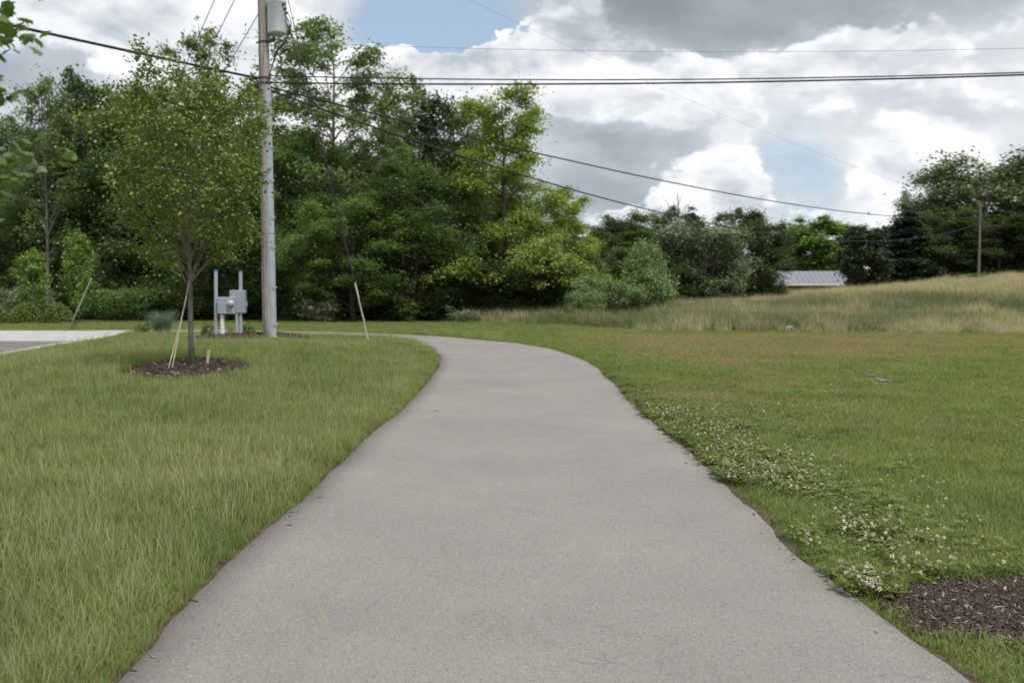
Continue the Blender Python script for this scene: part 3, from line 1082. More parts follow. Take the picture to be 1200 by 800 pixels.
def grow(name, seed, H, Rc, base, prof, nlimb=18, nsec=5, nleaf=16000, lsize=.2, spray=.55, flat=.45, rise=.55, tr=.18, bark='bark', leaf=None,
         up=.8, sides=5, wob=.25, sec_len=.4, inner=.35, tri6=False, lowlean=0.0, twig=True, tip=True):
    """returns the trunk-and-limbs mesh and the crown mesh of one tree, its foot at the origin"""
    rng = np.random.default_rng(seed)
    g = G()
    nt_ = 9
    wx = np.cumsum(rng.normal(0, wob * H / 60, nt_)); wy = np.cumsum(rng.normal(0, wob * H / 60, nt_))
    tz = np.linspace(0, H * .93, nt_)
    tp = [np.array((wx[i] * (i > 0), wy[i] * (i > 0), tz[i])) for i in range(nt_)]
    g.tube(tp, [tr * (1.25 if i == 0 else 1) * (1 - .93 * i / (nt_ - 1)) + .008 for i in range(nt_)], sides + 2)

    def trunk_at(z):
        return np.array((np.interp(z, tz, [p[0] for p in tp]), np.interp(z, tz, [p[1] for p in tp]), z))
    S = []
    for i in range(nlimb):
        t = (i + .5 * rng.random()) / nlimb
        h0 = base + (H * .9 - base) * t
        u = (h0 - base) / (H - base)
        rad = Rc * max(.06, prof(u)) * (.72 + .5 * rng.random())
        az_ = i * 2.39996 + rng.normal(0, .3)
        r_ = rad * rise * (.7 + .6 * rng.random())
        a = trunk_at(max(h0 - r_ * .55, base * .5 + .02 * H))
        b = trunk_at(min(h0, H * .93)) + np.array((math.cos(az_) * rad, math.sin(az_) * rad, r_ * .45 - lowlean * rad))
        c = a * .5 + b * .5 + np.array((0, 0, r_ * .25))
        pts = bez(a, c, b, 6)
        r0 = max(.012, tr * .42 * (1 - u * .75))
        g.tube(pts, [r0 * (1 - .85 * k / 5) for k in range(6)], sides, cap=False)
        S.append(b)
        for j in range(nsec):
            tt = inner + (1 - inner) * (j + rng.random() * .8) / nsec
            p = a * (1 - tt) ** 2 + c * 2 * tt * (1 - tt) + b * tt * tt
            L_ = rad * sec_len * (.5 + .8 * rng.random()) * (1.15 - .5 * tt)
            a2 = az_ + (1 if j % 2 else -1) * (.5 + .8 * rng.random())
            q_ = p + np.array((math.cos(a2) * L_, math.sin(a2) * L_, L_ * (rise * .5 + .5 * rng.normal()) - lowlean * L_))
            if twig:
                g.tube(bez(p, p * .5 + q_ * .5 + np.array((0, 0, .1 * L_)), q_, 4), [r0 * .4, r0 * .3, r0 * .18, r0 * .08], 4, cap=False)
            S.append(q_); S.append(p * .35 + q_ * .65)
    if tip:
        S += [trunk_at(H * .95), trunk_at(H * .9), trunk_at(H * .85)]
    S = np.array(S)
    tm = mesh_py(name + '_trunk', g.V, g.F, [M[bark]], True)
    if not nleaf:
        return tm, None
    wts = .35 + rng.random(len(S)) * 1.3
    cnt = rng.multinomial(nleaf, wts / wts.sum())
    idx_ = np.repeat(np.arange(len(S)), cnt)
    ssz = spray * (.6 + .8 * rng.random(len(S)))
    off = rng.normal(size=(len(idx_), 3)) * np.array((1, 1, flat))
    # sprays thin out at their rim and dip outward
    off *= ssz[idx_][:, None] * (.62 * np.minimum(np.exp(rng.normal(0, .38, len(idx_))), 1.45))[:, None]
    off[:, 2] -= .25 * np.hypot(off[:, 0], off[:, 1]) * (1 if up > .3 else .6)
    V, Fs = leaves(rng, S[idx_] + off, lsize, up, tri6=tri6)
    return tm, mesh_np(name + '_crown', V, Fs, [M[leaf]])


M['leaf_maple'] = m_leaf('maple_leaf', (0.071, 0.126, 0.042), (0.190, 0.281, 0.096), (0.404, 0.463, 0.322))
M['leaf_dark'] = m_leaf('dark_leaf', (0.052, 0.087, 0.038), (0.124, 0.177, 0.070), (0.280, 0.322, 0.218))
M['leaf_silver'] = m_leaf('silvery_leaf', (0.121, 0.179, 0.095), (0.306, 0.385, 0.228), (0.666, 0.719, 0.532), transl=.2)
M['leaf_ash'] = m_leaf('ash_leaf', (0.086, 0.131, 0.051), (0.183, 0.251, 0.107), (0.365, 0.416, 0.304))
M['leaf_locust'] = m_leaf('locust_leaf', (0.150, 0.225, 0.047), (0.335, 0.421, 0.116), (0.478, 0.530, 0.264), transl=.35)
M['leaf_bright'] = m_leaf('bright_leaf', (0.131, 0.229, 0.048), (0.255, 0.368, 0.093), transl=.35)
M['leaf_young'] = m_leaf('young_tree_leaf', (0.099, 0.154, 0.030), (0.220, 0.288, 0.062), (0.459, 0.516, 0.264), transl=.3)
M['leaf_near'] = m_leaf('near_leaf', (0.069, 0.131, 0.027), (0.150, 0.237, 0.062), (0.275, 0.350, 0.175), transl=.32)
M['leaf_spruce'] = m_leaf('spruce_needles', (0.028, 0.049, 0.034), (0.066, 0.097, 0.062), transl=.08, spec=.2)
M['leaf_cedar'] = m_leaf('cedar_needles', (0.024, 0.039, 0.021), (0.054, 0.075, 0.039), transl=.08, spec=.2)
M['leaf_willow'] = m_leaf('willow_leaf', (0.120, 0.187, 0.067), (0.245, 0.329, 0.134), (0.378, 0.464, 0.239), transl=.2)
M['leaf_bush'] = m_leaf('clipped_bush_leaf', (0.098, 0.152, 0.032), (0.206, 0.264, 0.058), transl=.2)
M['leaf_pale'] = m_leaf('pale_shrub_leaf', (0.121, 0.165, 0.088), (0.264, 0.308, 0.209), transl=.2)

broad = lambda u: math.sqrt(max(0, 1 - ((u - .38) / .66) ** 2))
tallp = lambda u: (.55 + .45 * math.sin(math.pi * min(1, u * 1.1))) * math.sqrt(max(0, 1.02 - u ** 2.2))
conep = lambda u: (1 - u) ** .85
colp = lambda u: min(1, .55 + u * 1.2) * math.sqrt(max(0, 1 - u ** 1.8))

PROTO = {
    'maple': grow('maple', 101, 15, 4.6, 1.6, broad, 30, 8, 46000, .20, .70, .55, .55, .24, 'bark', 'leaf_maple'),
    'maple_b': grow('maple_b', 113, 15, 4.4, 1.2, tallp, 32, 8, 46000, .20, .68, .55, .6, .24, 'bark', 'leaf_maple'),
    'open': grow('open', 102, 18, 4.6, 2.0, lambda u: (.6 + .42 * math.sin(math.pi * min(1, u))) * math.sqrt(max(0, 1.02 - u ** 5)), 32, 7, 27000, .25, .66, .42, .75, .26, 'bark_grey', 'leaf_ash'),
    'sparse': grow('sparse', 103, 17, 3.0, 4.0, tallp, 22, 6, 8500, .23, .50, .5, 1.1, .17, 'bark_grey', 'leaf_ash'),
    'locust': grow('locust', 104, 15.5, 5.0, 1.8, lambda u: (1.05 - u * .72) * (.72 + .28 * math.sin(u * 17)), 34, 8, 44000, .195, .64, .45, .5, .2, 'bark', 'leaf_locust'),
    'dark': grow('dark', 105, 11, 4.0, .7, broad, 28, 6, 32000, .24, .66, .5, .5, .2, 'bark', 'leaf_dark'),
    'silver': grow('silver', 106, 12, 4.6, .9, broad, 34, 7, 40000, .30, .80, .8, .6, .22, 'bark_grey', 'leaf_silver'),
    'bright': grow('bright', 107, 10, 3.8, .7, broad, 26, 7, 40000, .32, .70, .5, .6, .16, 'bark', 'leaf_bright'),
    'spruce': grow('spruce', 108, 10, 2.5, .3, conep, 50, 5, 20000, .26, .33, .35, .15, .15, 'bark', 'leaf_spruce', up=.2, lowlean=.18, inner=.25),
    'cedar': grow('cedar', 109, 9, 2.2, .2, colp, 36, 5, 22000, .25, .42, .7, .8, .14, 'bark', 'leaf_cedar', up=.1, inner=.3),
    'bare': grow('bare', 110, 11, 1.7, 4.5, tallp, 18, 7, 0, 0, 0, 0, 1.9, .15, 'dead', None),
    'shrub': grow('shrub', 111, 3, 1.7, .15, broad, 16, 5, 6000, .17, .42, .6, .7, .05, 'bark', 'leaf_maple', up=.6),
    'willow': grow('willow', 112, 4.5, 2.0, .2, broad, 28, 7, 26000, .12, .28, 1.0, 1.0, .05, 'bark_grey', 'leaf_willow', up=.1, inner=.3),
    'willow_up': grow('willow_up', 118, 4.5, 1.8, .1, lambda u: (1.02 - u) ** .75, 34, 7, 26000, .12, .26, 1.2, 1.1, .05, 'bark_grey', 'leaf_willow', up=.1, inner=.3),
    'sapling': grow('sapling', 114, 4.5, 1.25, .5, tallp, 14, 5, 3800, .17, .34, .5, .8, .05, 'bark_grey', 'leaf_bright'),
    'pale': grow('pale', 115, 1.8, 1.2, .1, broad, 14, 5, 2600, .13, .26, .6, .9, .03, 'bark_grey', 'leaf_pale', up=.5),
}
DIM = {'maple': (15, 4.6), 'maple_b': (15, 4.4), 'open': (18, 4.6), 'sparse': (17, 3.0), 'locust': (15.5, 5), 'dark': (11, 4), 'silver': (12, 4.6), 'bright': (10, 3.8),
       'spruce': (10, 2.5), 'cedar': (9, 2.2), 'bare': (11, 1.7), 'shrub': (3, 1.7), 'willow': (4.5, 2.0), 'willow_up': (4.5, 1.8), 'sapling': (4.5, 1.25), 'pale': (1.8, 1.2)}
_trng = random.Random(4)


def plant(kind, px, top, d, wpx, label, name='broadleaf_tree', cat='tree', group=None, rz=None, sink=.05):
    """a tree d metres off whose stem stands at picture column px, top at row top, wpx wide"""
    p = at(px, 350, d)
    z = float(hz(p.x, p.y))
    topz = at(px, top, d).z
    H, Rc = DIM[kind]
    sz = (topz - z) / H
    sw = (wpx / F * d / 2) / (Rc * 1.12)
    t = thing(name, label, cat, (p.x, p.y, z - sink), _trng.random() * 6.283 if rz is None else rz, group)
    t.scale = (sw, sw, sz)
    tm, cm = PROTO[kind]
    obj('trunk', tm, t)
    if cm:
        obj('crown', cm, t)
    return t


WOOD = 'trees standing along the woodland edge'
BACK = 'dark trees filling the wood behind its front row'
# front rows of the wood, left to right
plant('sparse', 55, 62, 62, 90, 'thin-crowned tree rising alone into the cloud at the far left of the wood', group=WOOD)
plant('maple', 10, 128, 70, 150, 'dark leafy tree at the left end of the wood behind the near hanging leaves', group=WOOD)
plant('dark', 105, 85, 68, 130, 'bushy dark tree between the thin-crowned tree and the staked young tree', group=WOOD)
plant('maple_b', 165, 80, 66, 150, 'dense tree directly behind the top of the staked young tree', group=WOOD)
plant('sparse', 243, 2, 64, 105, 'tallest wispy tree reaching the top edge just left of the utility pole', group=WOOD)
plant('open', 292, 78, 66, 130, 'airy tree whose crown is cut by the utility pole', group=WOOD)
plant('open', 388, 16, 62, 185, 'tall open-crowned tree with sky showing through, right of the transformer', group=WOOD)
plant('maple', 340, 150, 60, 170, 'leafy tree behind the foot of the utility pole', group=WOOD)
plant('open', 448, 92, 67, 95, 'slim airy tree on the right shoulder of the tall open-crowned tree', group=WOOD)
plant('dark', 520, 100, 67, 120, 'dark pointed tree whose top stands left of the yellow-green tree', group=WOOD)
plant('maple_b', 487, 172, 57, 160, 'full dark green tree bulging out in front beside the right guy wire guard', group=WOOD)
plant('locust', 592, 90, 58, 205, 'yellow-green feathery tree brightest in the middle of the wood', group=WOOD)
plant('locust', 662, 212, 64, 115, 'lower yellow-green tree on the right flank of the bright feathery one', group=WOOD)
plant('maple', 415, 225, 56, 150, 'rounded leafy tree low in front behind the right guy wire', group=WOOD)
plant('maple_b', 265, 205, 58, 150, 'leafy tree behind the electricity meter post', group=WOOD)
plant('dark', 180, 190, 65, 150, 'dark low-branched tree behind the trunk of the staked young tree', group=WOOD)
plant('maple', 85, 205, 67, 150, 'shadowed tree behind the two bright saplings', group=WOOD)
plant('dark', 555, 285, 58, 110, 'dark small tree at the foot of the yellow-green tree', group=WOOD)
plant('dark', 628, 292, 60, 100, 'dark round tree under the right side of the yellow-green tree', group=WOOD)
plant('dark', 672, 288, 66, 85, 'dull dark green tree left of the willow bush', group=WOOD)
# the darker run towards the barn
FARW = 'dark trees standing between the wood and the barn'
plant('dark', 722, 252, 76, 90, 'dark round tree just right of the yellow-green trees', group=FARW)
plant('dark', 768, 240, 78, 80, 'dark tree with a knobbly top above the willow bush', group=FARW)
plant('spruce', 806, 238, 80, 75, 'blunt dark conifer beside the bare dead tree', 'conifer_tree', group=FARW)
plant('silver', 826, 262, 72, 110, 'grey-green tree with pale leaf undersides in front of the dead tree', group=FARW)
plant('dark', 866, 240, 76, 80, 'dark tree second left from the barn, with a ragged top', group=FARW)
plant('dark', 893, 252, 74, 70, 'dark tree against the left end of the barn roof', group=FARW)
plant('bare', 797, 216, 72, 62, 'bare grey dead tree with fine twigs poking above the dark trees', 'dead_tree')
plant('dark', 745, 285, 70, 80, 'low dark tree directly behind the willow bush', group=FARW)
plant('dark', 790, 308, 70, 60, 'small dark green tree right of the willow bush', group=FARW)
# round the barn and on the right
plant('bright', 955, 258, 140, 100, 'bright green rounded tree rising behind the barn roof')
plant('bright', 920, 280, 142, 70, 'smaller bright green tree behind the left end of the barn roof')
plant('bright', 985, 285, 152, 55, 'bright green tree half hidden by the dark cedar')
plant('cedar', 1010, 262, 88, 62, 'very dark cedar at the right end of the barn roof', 'conifer_tree')
plant('spruce', 1058, 238, 92, 90, 'dark spruce with a pointed top left of the great grey-green tree', 'conifer_tree')
plant('cedar', 1036, 262, 94, 46, 'slim dark cedar squeezed between the wide cedar and the spruce', 'conifer_tree')
plant('silver', 1150, 186, 98, 175, 'great grey-green tree towering over the bank at the right')
plant('silver', 1235, 200, 100, 150, 'grey-green tree cut by the right edge of the picture')
plant('silver', 1100, 222, 99, 90, 'grey-green tree filling the gap between the spruce and the great grey-green tree')
plant('dark', 1105, 240, 92, 90, 'dark green tree between the spruce and the far utility pole')
plant('dark', 1168, 248, 90, 100, 'dark tree at the right directly behind the far utility pole')
plant('dark', 1205, 240, 93, 100, 'dark tree at the right edge under the great grey-green tree')
plant('dark', 1290, 240, 92, 130, 'dark tree beyond the right edge above the bank')
# wood behind: only its tops and the gaps between the front trunks show
bk = random.Random(9)
for i in range(26):
    px = -120 + i * 37 + bk.uniform(-10, 10)
    if px > 780:
        break
    top = np.interp(px, [-120, 0, 150, 330, 450, 560, 680, 800], [120, 165, 130, 140, 165, 190, 268, 270]) + bk.uniform(-5, 40)
    plant(bk.choice(['maple', 'maple_b', 'dark', 'maple']), px, top, bk.uniform(74, 92), 150,
          'dark leafy tree deep in the wood, showing between the trees of its front row', group=BACK)
for i in range(9):
    px = 700 + i * 62
    if 870 < px < 1015:
        continue
    plant('dark', px, np.interp(px, [700, 900, 1000, 1200], [285, 300, 300, 290]) if not 900 < px < 1000 else 306, 175 + bk.uniform(-8, 14), 110,
          'distant dark tree showing low behind the barn and the conifers', group='distant trees behind the barn')
# undergrowth that closes the foot of the wood
for i in range(34):
    px = -90 + i * 24 + bk.uniform(-8, 8)
    d = np.interp(px, [-90, 160, 300, 500, 700, 760], [66, 65, 60, 58, 63, 66]) + bk.uniform(-1.5, 2.5)
    t = plant('shrub', px, bk.uniform(318, 346) if not 425 < px < 525 else bk.uniform(352, 358), d, bk.uniform(55, 80), 'leafy undergrowth shrub in shade at the foot of the wood', 'shrub', 'shrub', 'undergrowth shrubs along the foot of the wood')
for i in range(11):
    px = 800 + i * 42 + bk.uniform(-8, 8)
    if 915 < px < 1095:
        continue
    d = 84 + bk.uniform(-2, 4)
    plant('shrub', px, np.interp(px, [780, 900, 1000, 1200], [330, 336, 330, 316]), d, 45, 'dark shrub behind the crest of the grassy bank', 'shrub', 'shrub', 'shrubs behind the crest of the bank')
plant('willow_up', 756, 281, 55, 70, 'pointed taller half of the grey-green willow clump in the meadow', 'willow_bush', 'bush')
plant('willow', 714, 326, 54, 92, 'broad leaning left half of the grey-green willow clump in the meadow', 'willow_bush', 'bush')
plant('willow', 688, 344, 52, 40, 'small outer willow bush at the left foot of the willow clump', 'willow_bush', 'bush')
plant('willow', 792, 362, 50, 60, 'low green bush in the meadow right of the willow clump', 'willow_bush', 'bush')
plant('sapling', 40, 286, 54, 44, 'bright green sapling at far left above the clipped round bushes', 'sapling_tree', 'tree')
plant('sapling', 92, 264, 55, 40, 'taller bright green sapling left of the left guy wire guard', 'sapling_tree', 'tree')
plant('sapling', 477, 346, 55, 26, 'small bright green sapling at the wood edge, right of the right guy wire guard', 'sapling_tree', 'tree')
plant('shrub', 140, 338, 57, 70, 'mid green leafy shrub between the left guy wires and the young tree', 'shrub', 'shrub')
plant('pale', 372, 352, 54, 50, 'whitish wispy shrub right of the utility pole foot', 'shrub', 'shrub')
plant('pale', 45, 334, 60, 36, 'grey-green shrub behind the clipped round bushes', 'shrub', 'shrub')
plant('pale', 8, 338, 60, 44, 'grey-green shrub at the far left edge behind the bushes', 'shrub', 'shrub')
plant('pale', 545, 363, 53, 40, 'pale weedy shrub where the meadow meets the wood', 'shrub', 'shrub')


# clipped dome bushes
def dome(px, py, d, wpx, hpx, label, seed):
    rng = np.random.default_rng(seed)
    p = at(px, 350, d); z = float(hz(p.x, p.y))
    w, h = wpx / F * d / 2, hpx / F * d
    n = 5200
    u = rand_unit(rng, n); u[:, 2] = np.abs(u[:, 2])
    e = 1 + .16 * (fbm(np.arctan2(u[:, 1], u[:, 0]) * 2 + seed, u[:, 2] * 4, 3) - .5)
    n = 9000; u = rand_unit(rng, n); u[:, 2] = np.abs(u[:, 2]); e = 1 + .16 * (fbm(np.arctan2(u[:, 1], u[:, 0]) * 2 + seed, u[:, 2] * 4, 3) - .5)
    C = u * (rng.random((n, 1)) ** .12) * e[:, None] * np.array((w, w, h))
    V, Fs = leaves(rng, C, .075, .3)
    t = thing('round_bush', label, 'bush', (p.x, p.y, z), 0, 'clipped round bushes beyond the driveway')
    obj('crown', mesh_np('crown', V, Fs, [M['leaf_bush']]), t)
    g = G()
    for a in range(7):
        g.tube([(0, 0, 0), (math.cos(a) * w * .4, math.sin(a) * w * .4, h * .5), (math.cos(a) * w * .7, math.sin(a) * w * .7, h * .75)], [.03, .02, .01], 5)
    g.build('stem', M['bark'], t)


dome(30, 377, 52, 38, 25, 'clipped round bush at left, behind the driveway, wider middle one', 1)
dome(68, 376, 53, 35, 24, 'clipped round bush nearest the left guy wire guard', 2)
dome(-6, 377, 52, 36, 22, 'clipped round bush cut by the left edge of the picture', 3)

# ------------------------------------------------------------------ staked young tree
base = on_ground(219, 432)
base.z = float(hz(base.x, base.y)) + .05
yp = lambda u: (.62 + .5 * math.sin(math.pi * min(1, .12 + u * .95))) * math.sqrt(max(0, 1.04 - u ** 3.2))
ytm, ycm = grow('young', 207, 4.85, 1.14, 1.75, yp, 34, 7, 23000, .060, .19, .8, 1.1, .043, 'bark_grey', 'leaf_young', up=.35, sides=7, wob=.06, sec_len=.45, inner=.3, tri6=True)
base.x += .08
yt = thing('young_tree', 'slender young tree with an oval olive crown, staked in a mulch ring on the lawn', 'tree', base, 0.4)
yt.scale = (.92, .92, 1.0)
obj('trunk', ytm, yt); obj('crown', ycm, yt)
# wooden stakes and straps that hold it
sb = on_ground(199, 436); sb.z = float(hz(sb.x, sb.y))
st = thing('tree_strap', 'pair of long cream straps from the mulch ring up to the young trunk', 'strap', sb)
k1 = at(219, 348, base.y) - sb
k2 = at(223, 322, base.y) - sb
for kk, sx in ((k1, -.03), (k2, .03)):
    g = G(); a = Vector((sx, 0, .02)); n_ = kk - a
    sd = Vector((1, 0, 0)); w = .012
    g.box((0, 0, 0), (.001, .001, .001))
    g = G(); g.tube([a, a + n_ * .5, kk], .0085, 6); g.build('strap', M['strap'], st)
sk = on_ground(193, 437); sk.z = float(hz(sk.x, sk.y))
g = G(); g.tube([(0, 0, -.1), (.005, 0, .22)], .022, 6)
tag(g.build('anchor_stake', M['bark'], None, sk), 'short dark brown stake at the foot of the cream straps', 'stake')
sk = on_ground(242, 431); sk.z = float(hz(sk.x, sk.y))
g = G(); g.box((0, 0, .13), (.05, .025, .34), .006)
o = tag(g.build('anchor_stake', M['stake'], None, sk), 'pale split wooden stake leaning at the right rim of the mulch ring', 'stake')
o.rotation_euler = (0, R(9), .3)

# ------------------------------------------------------------------ near tree at the left, only its outer leaves reach the picture
def near_tree():
    rng = np.random.default_rng(61)
    foot = Vector((-2.75, 2.35, float(hz(-2.75, 2.35))))
    t = thing('leafy_tree', 'nearby tree whose blurred leaves hang into the top left corner', 'tree', foot)
    g = G()
    g.tube([(0, 0, -.05), (.03, .03, 1.2), (0, .03, 2.0), (.05, 0, 2.9)], [.045, .038, .028, .008], 9)
    S = []
    tips = [at(px_, py_, d_) for px_, py_, d_ in ((2, 10, 2.7), (10, 36, 2.75), (28, 27, 2.7), (-16, 60, 2.7), (4, 44, 2.6), (-14, 84, 2.7), (-3, 118, 2.7), (-22, 140, 2.6), (-8, 184, 2.6),
            (14, 188, 2.7), (58, 190, 2.7), (20, 180, 2.75), (0, 222, 2.6), (-30, 100, 2.6), (-40, 30, 2.7), (-40, 180, 2.7), (-25, 215, 2.6))]
    tips = [np.array(p - foot) for p in tips]
    for i in range(60):
        a = rng.random() * 6.283; rr = .80 * math.sqrt(rng.random()); zz = 1.45 + 1.4 * rng.random()
        p = np.array((math.cos(a) * rr, math.sin(a) * rr, zz))
        q_ = Vector(p) + foot
        if px_of(q_.x, max(q_.y, .5), q_.z)[0] < -25:
            tips.append(p)
    for p in tips:
        z0 = max(.9, p[2] - .5 - .2 * rng.random())
        a = np.array((.03, .03, z0))
        g.tube(bez(a, a * .45 + p * .55 + np.array((0, 0, .06)), p, 6), [.010, .008, .006, .004, .003, .002], 5, cap=False)
        S.append(p)
    obj('trunk', mesh_py('trunk', g.V, g.F, [M['bark_grey']], True), t)
    S = np.array(S)
    cnt = 13
    C = np.repeat(S, cnt, 0) + rng.normal(size=(len(S) * cnt, 3)) * np.array((.035, .035, .03))
    n = len(C)
    # lobed leaves, slightly folded
    out = [(0, -.5), (.16, -.42), (.42, -.30), (.30, -.12), (.50, .12), (.24, .14), (.16, .30), (0, .5), (-.16, .30), (-.24, .14), (-.50, .12), (-.30, -.12), (-.42, -.30), (-.16, -.42)]
    nr = rand_unit(rng, n); nr[:, 2] = np.abs(nr[:, 2]) + .6; nr /= np.linalg.norm(nr, axis=1)[:, None]
    a = rand_unit(rng, n); a -= nr * np.sum(a * nr, 1)[:, None]; a /= np.linalg.norm(a, axis=1)[:, None]
    b = np.cross(nr, a)
    s = (.030 + .022 * rng.random(n))[:, None]
    V = np.stack([C + b * s * u + a * s * v - nr * s * (.22 * abs(u) + .12 * v * v) for u, v in out], 1).reshape(-1, 3)
    ctr = C
    k = len(out)
    V = np.concatenate([V, ctr])
    base_i = np.arange(n)[:, None] * k
    j = np.arange(k)[None]
    Fs = np.stack([base_i + j, base_i + (j + 1) % k, np.broadcast_to(n * k + np.arange(n)[:, None], (n, k))], -1).reshape(-1, 3)
    obj('crown', mesh_np('crown', V, Fs, [M['leaf_near']]), t)


near_tree()


# ------------------------------------------------------------------ ornamental plants in the bed by the pole
def grass_clump(name, px, py, h, w, n, label, cat, mat, seed, bw=.012):
    rng = np.random.default_rng(seed)
    p = on_ground(px, py); p.z = float(hz(p.x, p.y)) + .02
    t = thing(name, label, cat, p)
    V, Fq, mi = [], [], []
    blades(rng, n, w * .35, h * .5, h, bw, .75, V, Fq, mi)
    obj('foliage', mesh_np('foliage', np.array(V), np.array(Fq), [mat]), t)
    g = G()
    for a in range(6):
        g.tube([(0, 0, -.02), (math.cos(a) * w * .12, math.sin(a) * w * .12, h * .3)], [.012, .006], 5)
    g.build('stem', M['bark'], t)


def leafy_clump(px, py, h, w, n, label, mat, seed, ls=.09):
    rng = np.random.default_rng(seed)
    p = on_ground(px, py); p.z = float(hz(p.x, p.y)) + .02
    t = thing('leafy_plant', label, 'plant', p)
    C = rand_unit(rng, n) * (rng.random((n, 1)) ** .4) * np.array((w / 2, w / 2, h / 2)) + np.array((0, 0, h * .52))
    V, Fs = leaves(rng, C, ls, .6)
    obj('foliage', mesh_np('foliage', V, Fs, [mat]), t)
    g = G()
    for a in range(5):
        g.tube([(0, 0, -.02), (math.cos(a * 1.3) * w * .2, math.sin(a * 1.3) * w * .2, h * .6)], [.01, .005], 5)
    g.build('stem', M['bark'], t)


grass_clump('ornamental_grass', 190, 391, 1.2, .95, 700, 'blue-grey ornamental grass clump left of the young trunk', 'plant', M['blue_grass'], 3)
leafy_clump(168, 393, .48, .7, 480, 'low green plant at the left end of the pole bed beside the apron', M['leaf_maple'], 4)
leafy_clump(172, 389, .5, .25, 120, 'small dark weed standing at the corner of the concrete apron', M['leaf_dark'], 12)
leafy_clump(290, 395, .55, .6, 420, 'low yellow-green plant in the mulch right of the meter post', M['leaf_bright'], 5)
leafy_clump(244, 397, .50, .55, 360, 'low dull green plant in the mulch left of the meter post', M['leaf_maple'], 6)
grass_clump('ornamental_grass', 270, 391, .45, .3, 130, 'small brownish tuft of grass under the meter box', 'plant', M['seed'], 9, .008)
leafy_clump(324, 398, .16, .3, 120, 'tiny yellow-green plant at the foot of the utility pole', M['leaf_bright'], 7, .06)

# ------------------------------------------------------------------ utility pole
pb_ = on_ground(316, 395)
D = 25.0
pb_ = at(316, 395, D); pb_.z = float(hz(pb_.x, pb_.y))
top_px = at(308, 0, D)
PH_ = 12.2
lean = (top_px.x - pb_.x) / (top_px.z - pb_.z)
ppx = lambda px, py, dy=0.0: at(px, py, D + dy) - pb_       # local coordinates at the pole's distance


def axis_at(z):
    return Vector((lean * z, 0, z))


up_ = thing('utility_pole', 'tall weathered wooden utility pole with a grey transformer, by the meter post', 'utility pole', pb_)
g = G()
zs = np.linspace(-.1, PH_, 26)
prng = random.Random(3)
g.tube([axis_at(z) + Vector((prng.uniform(-.006, .006), prng.uniform(-.006, .006), 0)) for z in zs], [.185 - .0055 * z for z in zs], 22)
g.build('pole', M['pole'], up_, smooth=True)
# grey u-guard riser on the right front face, in three lengths with straps
for a, b in ((.0, 2.95), (2.97, 5.6), (5.62, 6.95)):
    g = G()
    V = []
    for z in (a, b):
        c = axis_at(z); r = .185 - .0055 * z
        for k in range(9):
            t = math.pi * k / 8
            u, v = -math.cos(t) * .105, -math.sin(t) * .10 - r * .80
            ca, sa = math.cos(.92), math.sin(.92)
            V.append((c.x + u * ca - v * sa, c.y + u * sa + v * ca, z))
    Fs = [(k, k + 1, 9 + k + 1, 9 + k) for k in range(8)]
    Fs += [tuple(range(9))[::-1], tuple(range(9, 18))]
    g.add(V, Fs)
    g.build('riser_guard', M['galv'], up_)
for z in (.5, 1.5, 2.6, 3.4, 4.4, 5.3, 6.2):
    g = G(); c = axis_at(z); r = .19 - .0055 * z
    V = []
    for zz in (z - .02, z + .02):
        for k in range(14):
            t = R(-37) + R(78) * (k - 6.5) / 13
            rr = r + (.098 if 3 < k < 10 else .008)
            V.append((c.x + rr * math.cos(t), c.y + rr * math.sin(t), zz))
    g.add(V, [(k, k + 1, 15 + k, 14 + k) for k in range(13)])
    g.build('riser_strap', M['galv'], up_)
# ground wire moulding down the left
g = G()
g.tube([axis_at(z) + Vector((-.09, -(.185 - .0055 * z) * .9, 0)) for z in np.linspace(0, PH_ - .4, 12)], .008, 6)
g.build('ground_wire', M['dark'], up_)
# transformer can
tc = ppx(325, 40, -.12)
tc.x = axis_at(tc.z).x + .40
tcan = G()
tcan.lathe([(.20, -.01), (.235, .0), (.25, .025), (.25, .80), (.262, .81), (.262, .845), (.25, .85)], k=28)
tr_ = tcan.build('transformer', M['tank'], up_, tc, True)
for p in tr_.data.polygons:
    p.use_smooth = abs(p.normal.z) < .5
g = G(); g.lathe([(.262, .851), (.25, .90), (.16, .945), (.03, .955)], k=28); g.build('lid', M['tank'], tr_, smooth=True)
for sx, sy in ((-.08, -.06), (.10, .05)):
    g = G(); g.lathe([(.03, .93), (.055, .96), (.035, .99), (.055, 1.02), (.035, 1.05), (.05, 1.08), (.015, 1.12), (.012, 1.2)], (sx, sy, 0), 12); g.build('bushing', M['dark'], tr_, smooth=True)
for k, zz in enumerate((.72, .62, .52)):
    g = G(); a = R(-38 + 13 * k)
    g.tube([(math.cos(a) * .245, math.sin(a) * .245, zz), (math.cos(a) * .33, math.sin(a) * .33, zz + .02)], [.035, .022], 8)
    g.build('terminal', M['dark'], tr_)
for zz in (.15, .68):
    g = G(); g.box((-.30, .06, zz), (.14, .09, .05), .01); g.build('bracket', M['dark'], tr_)
# secondary leads looping from the can down to the riser head
rh = axis_at(6.95) + Vector((.10, -.20, .0))
for k, (px, py, bx) in enumerate(((338, 12, 352), (340, 16, 350), (337, 20, 346))):
    a = ppx(333, 10 + 6 * k, -.2); c = ppx(bx, 30 + 6 * k, -.15); e_ = ppx(327, 52 + 3 * k, -.2); f_ = ppx(318, 70, -.2)
    g = G(); g.tube(bez(np.array(a), np.array(c), np.array(e_), 8) + bez(np.array(e_), np.array(e_) * .5 + np.array(f_) * .5 + np.array((.02, 0, 0)), np.array(rh), 5)[1:], .011, 6)
    g.build('lead', M['cable'], up_)
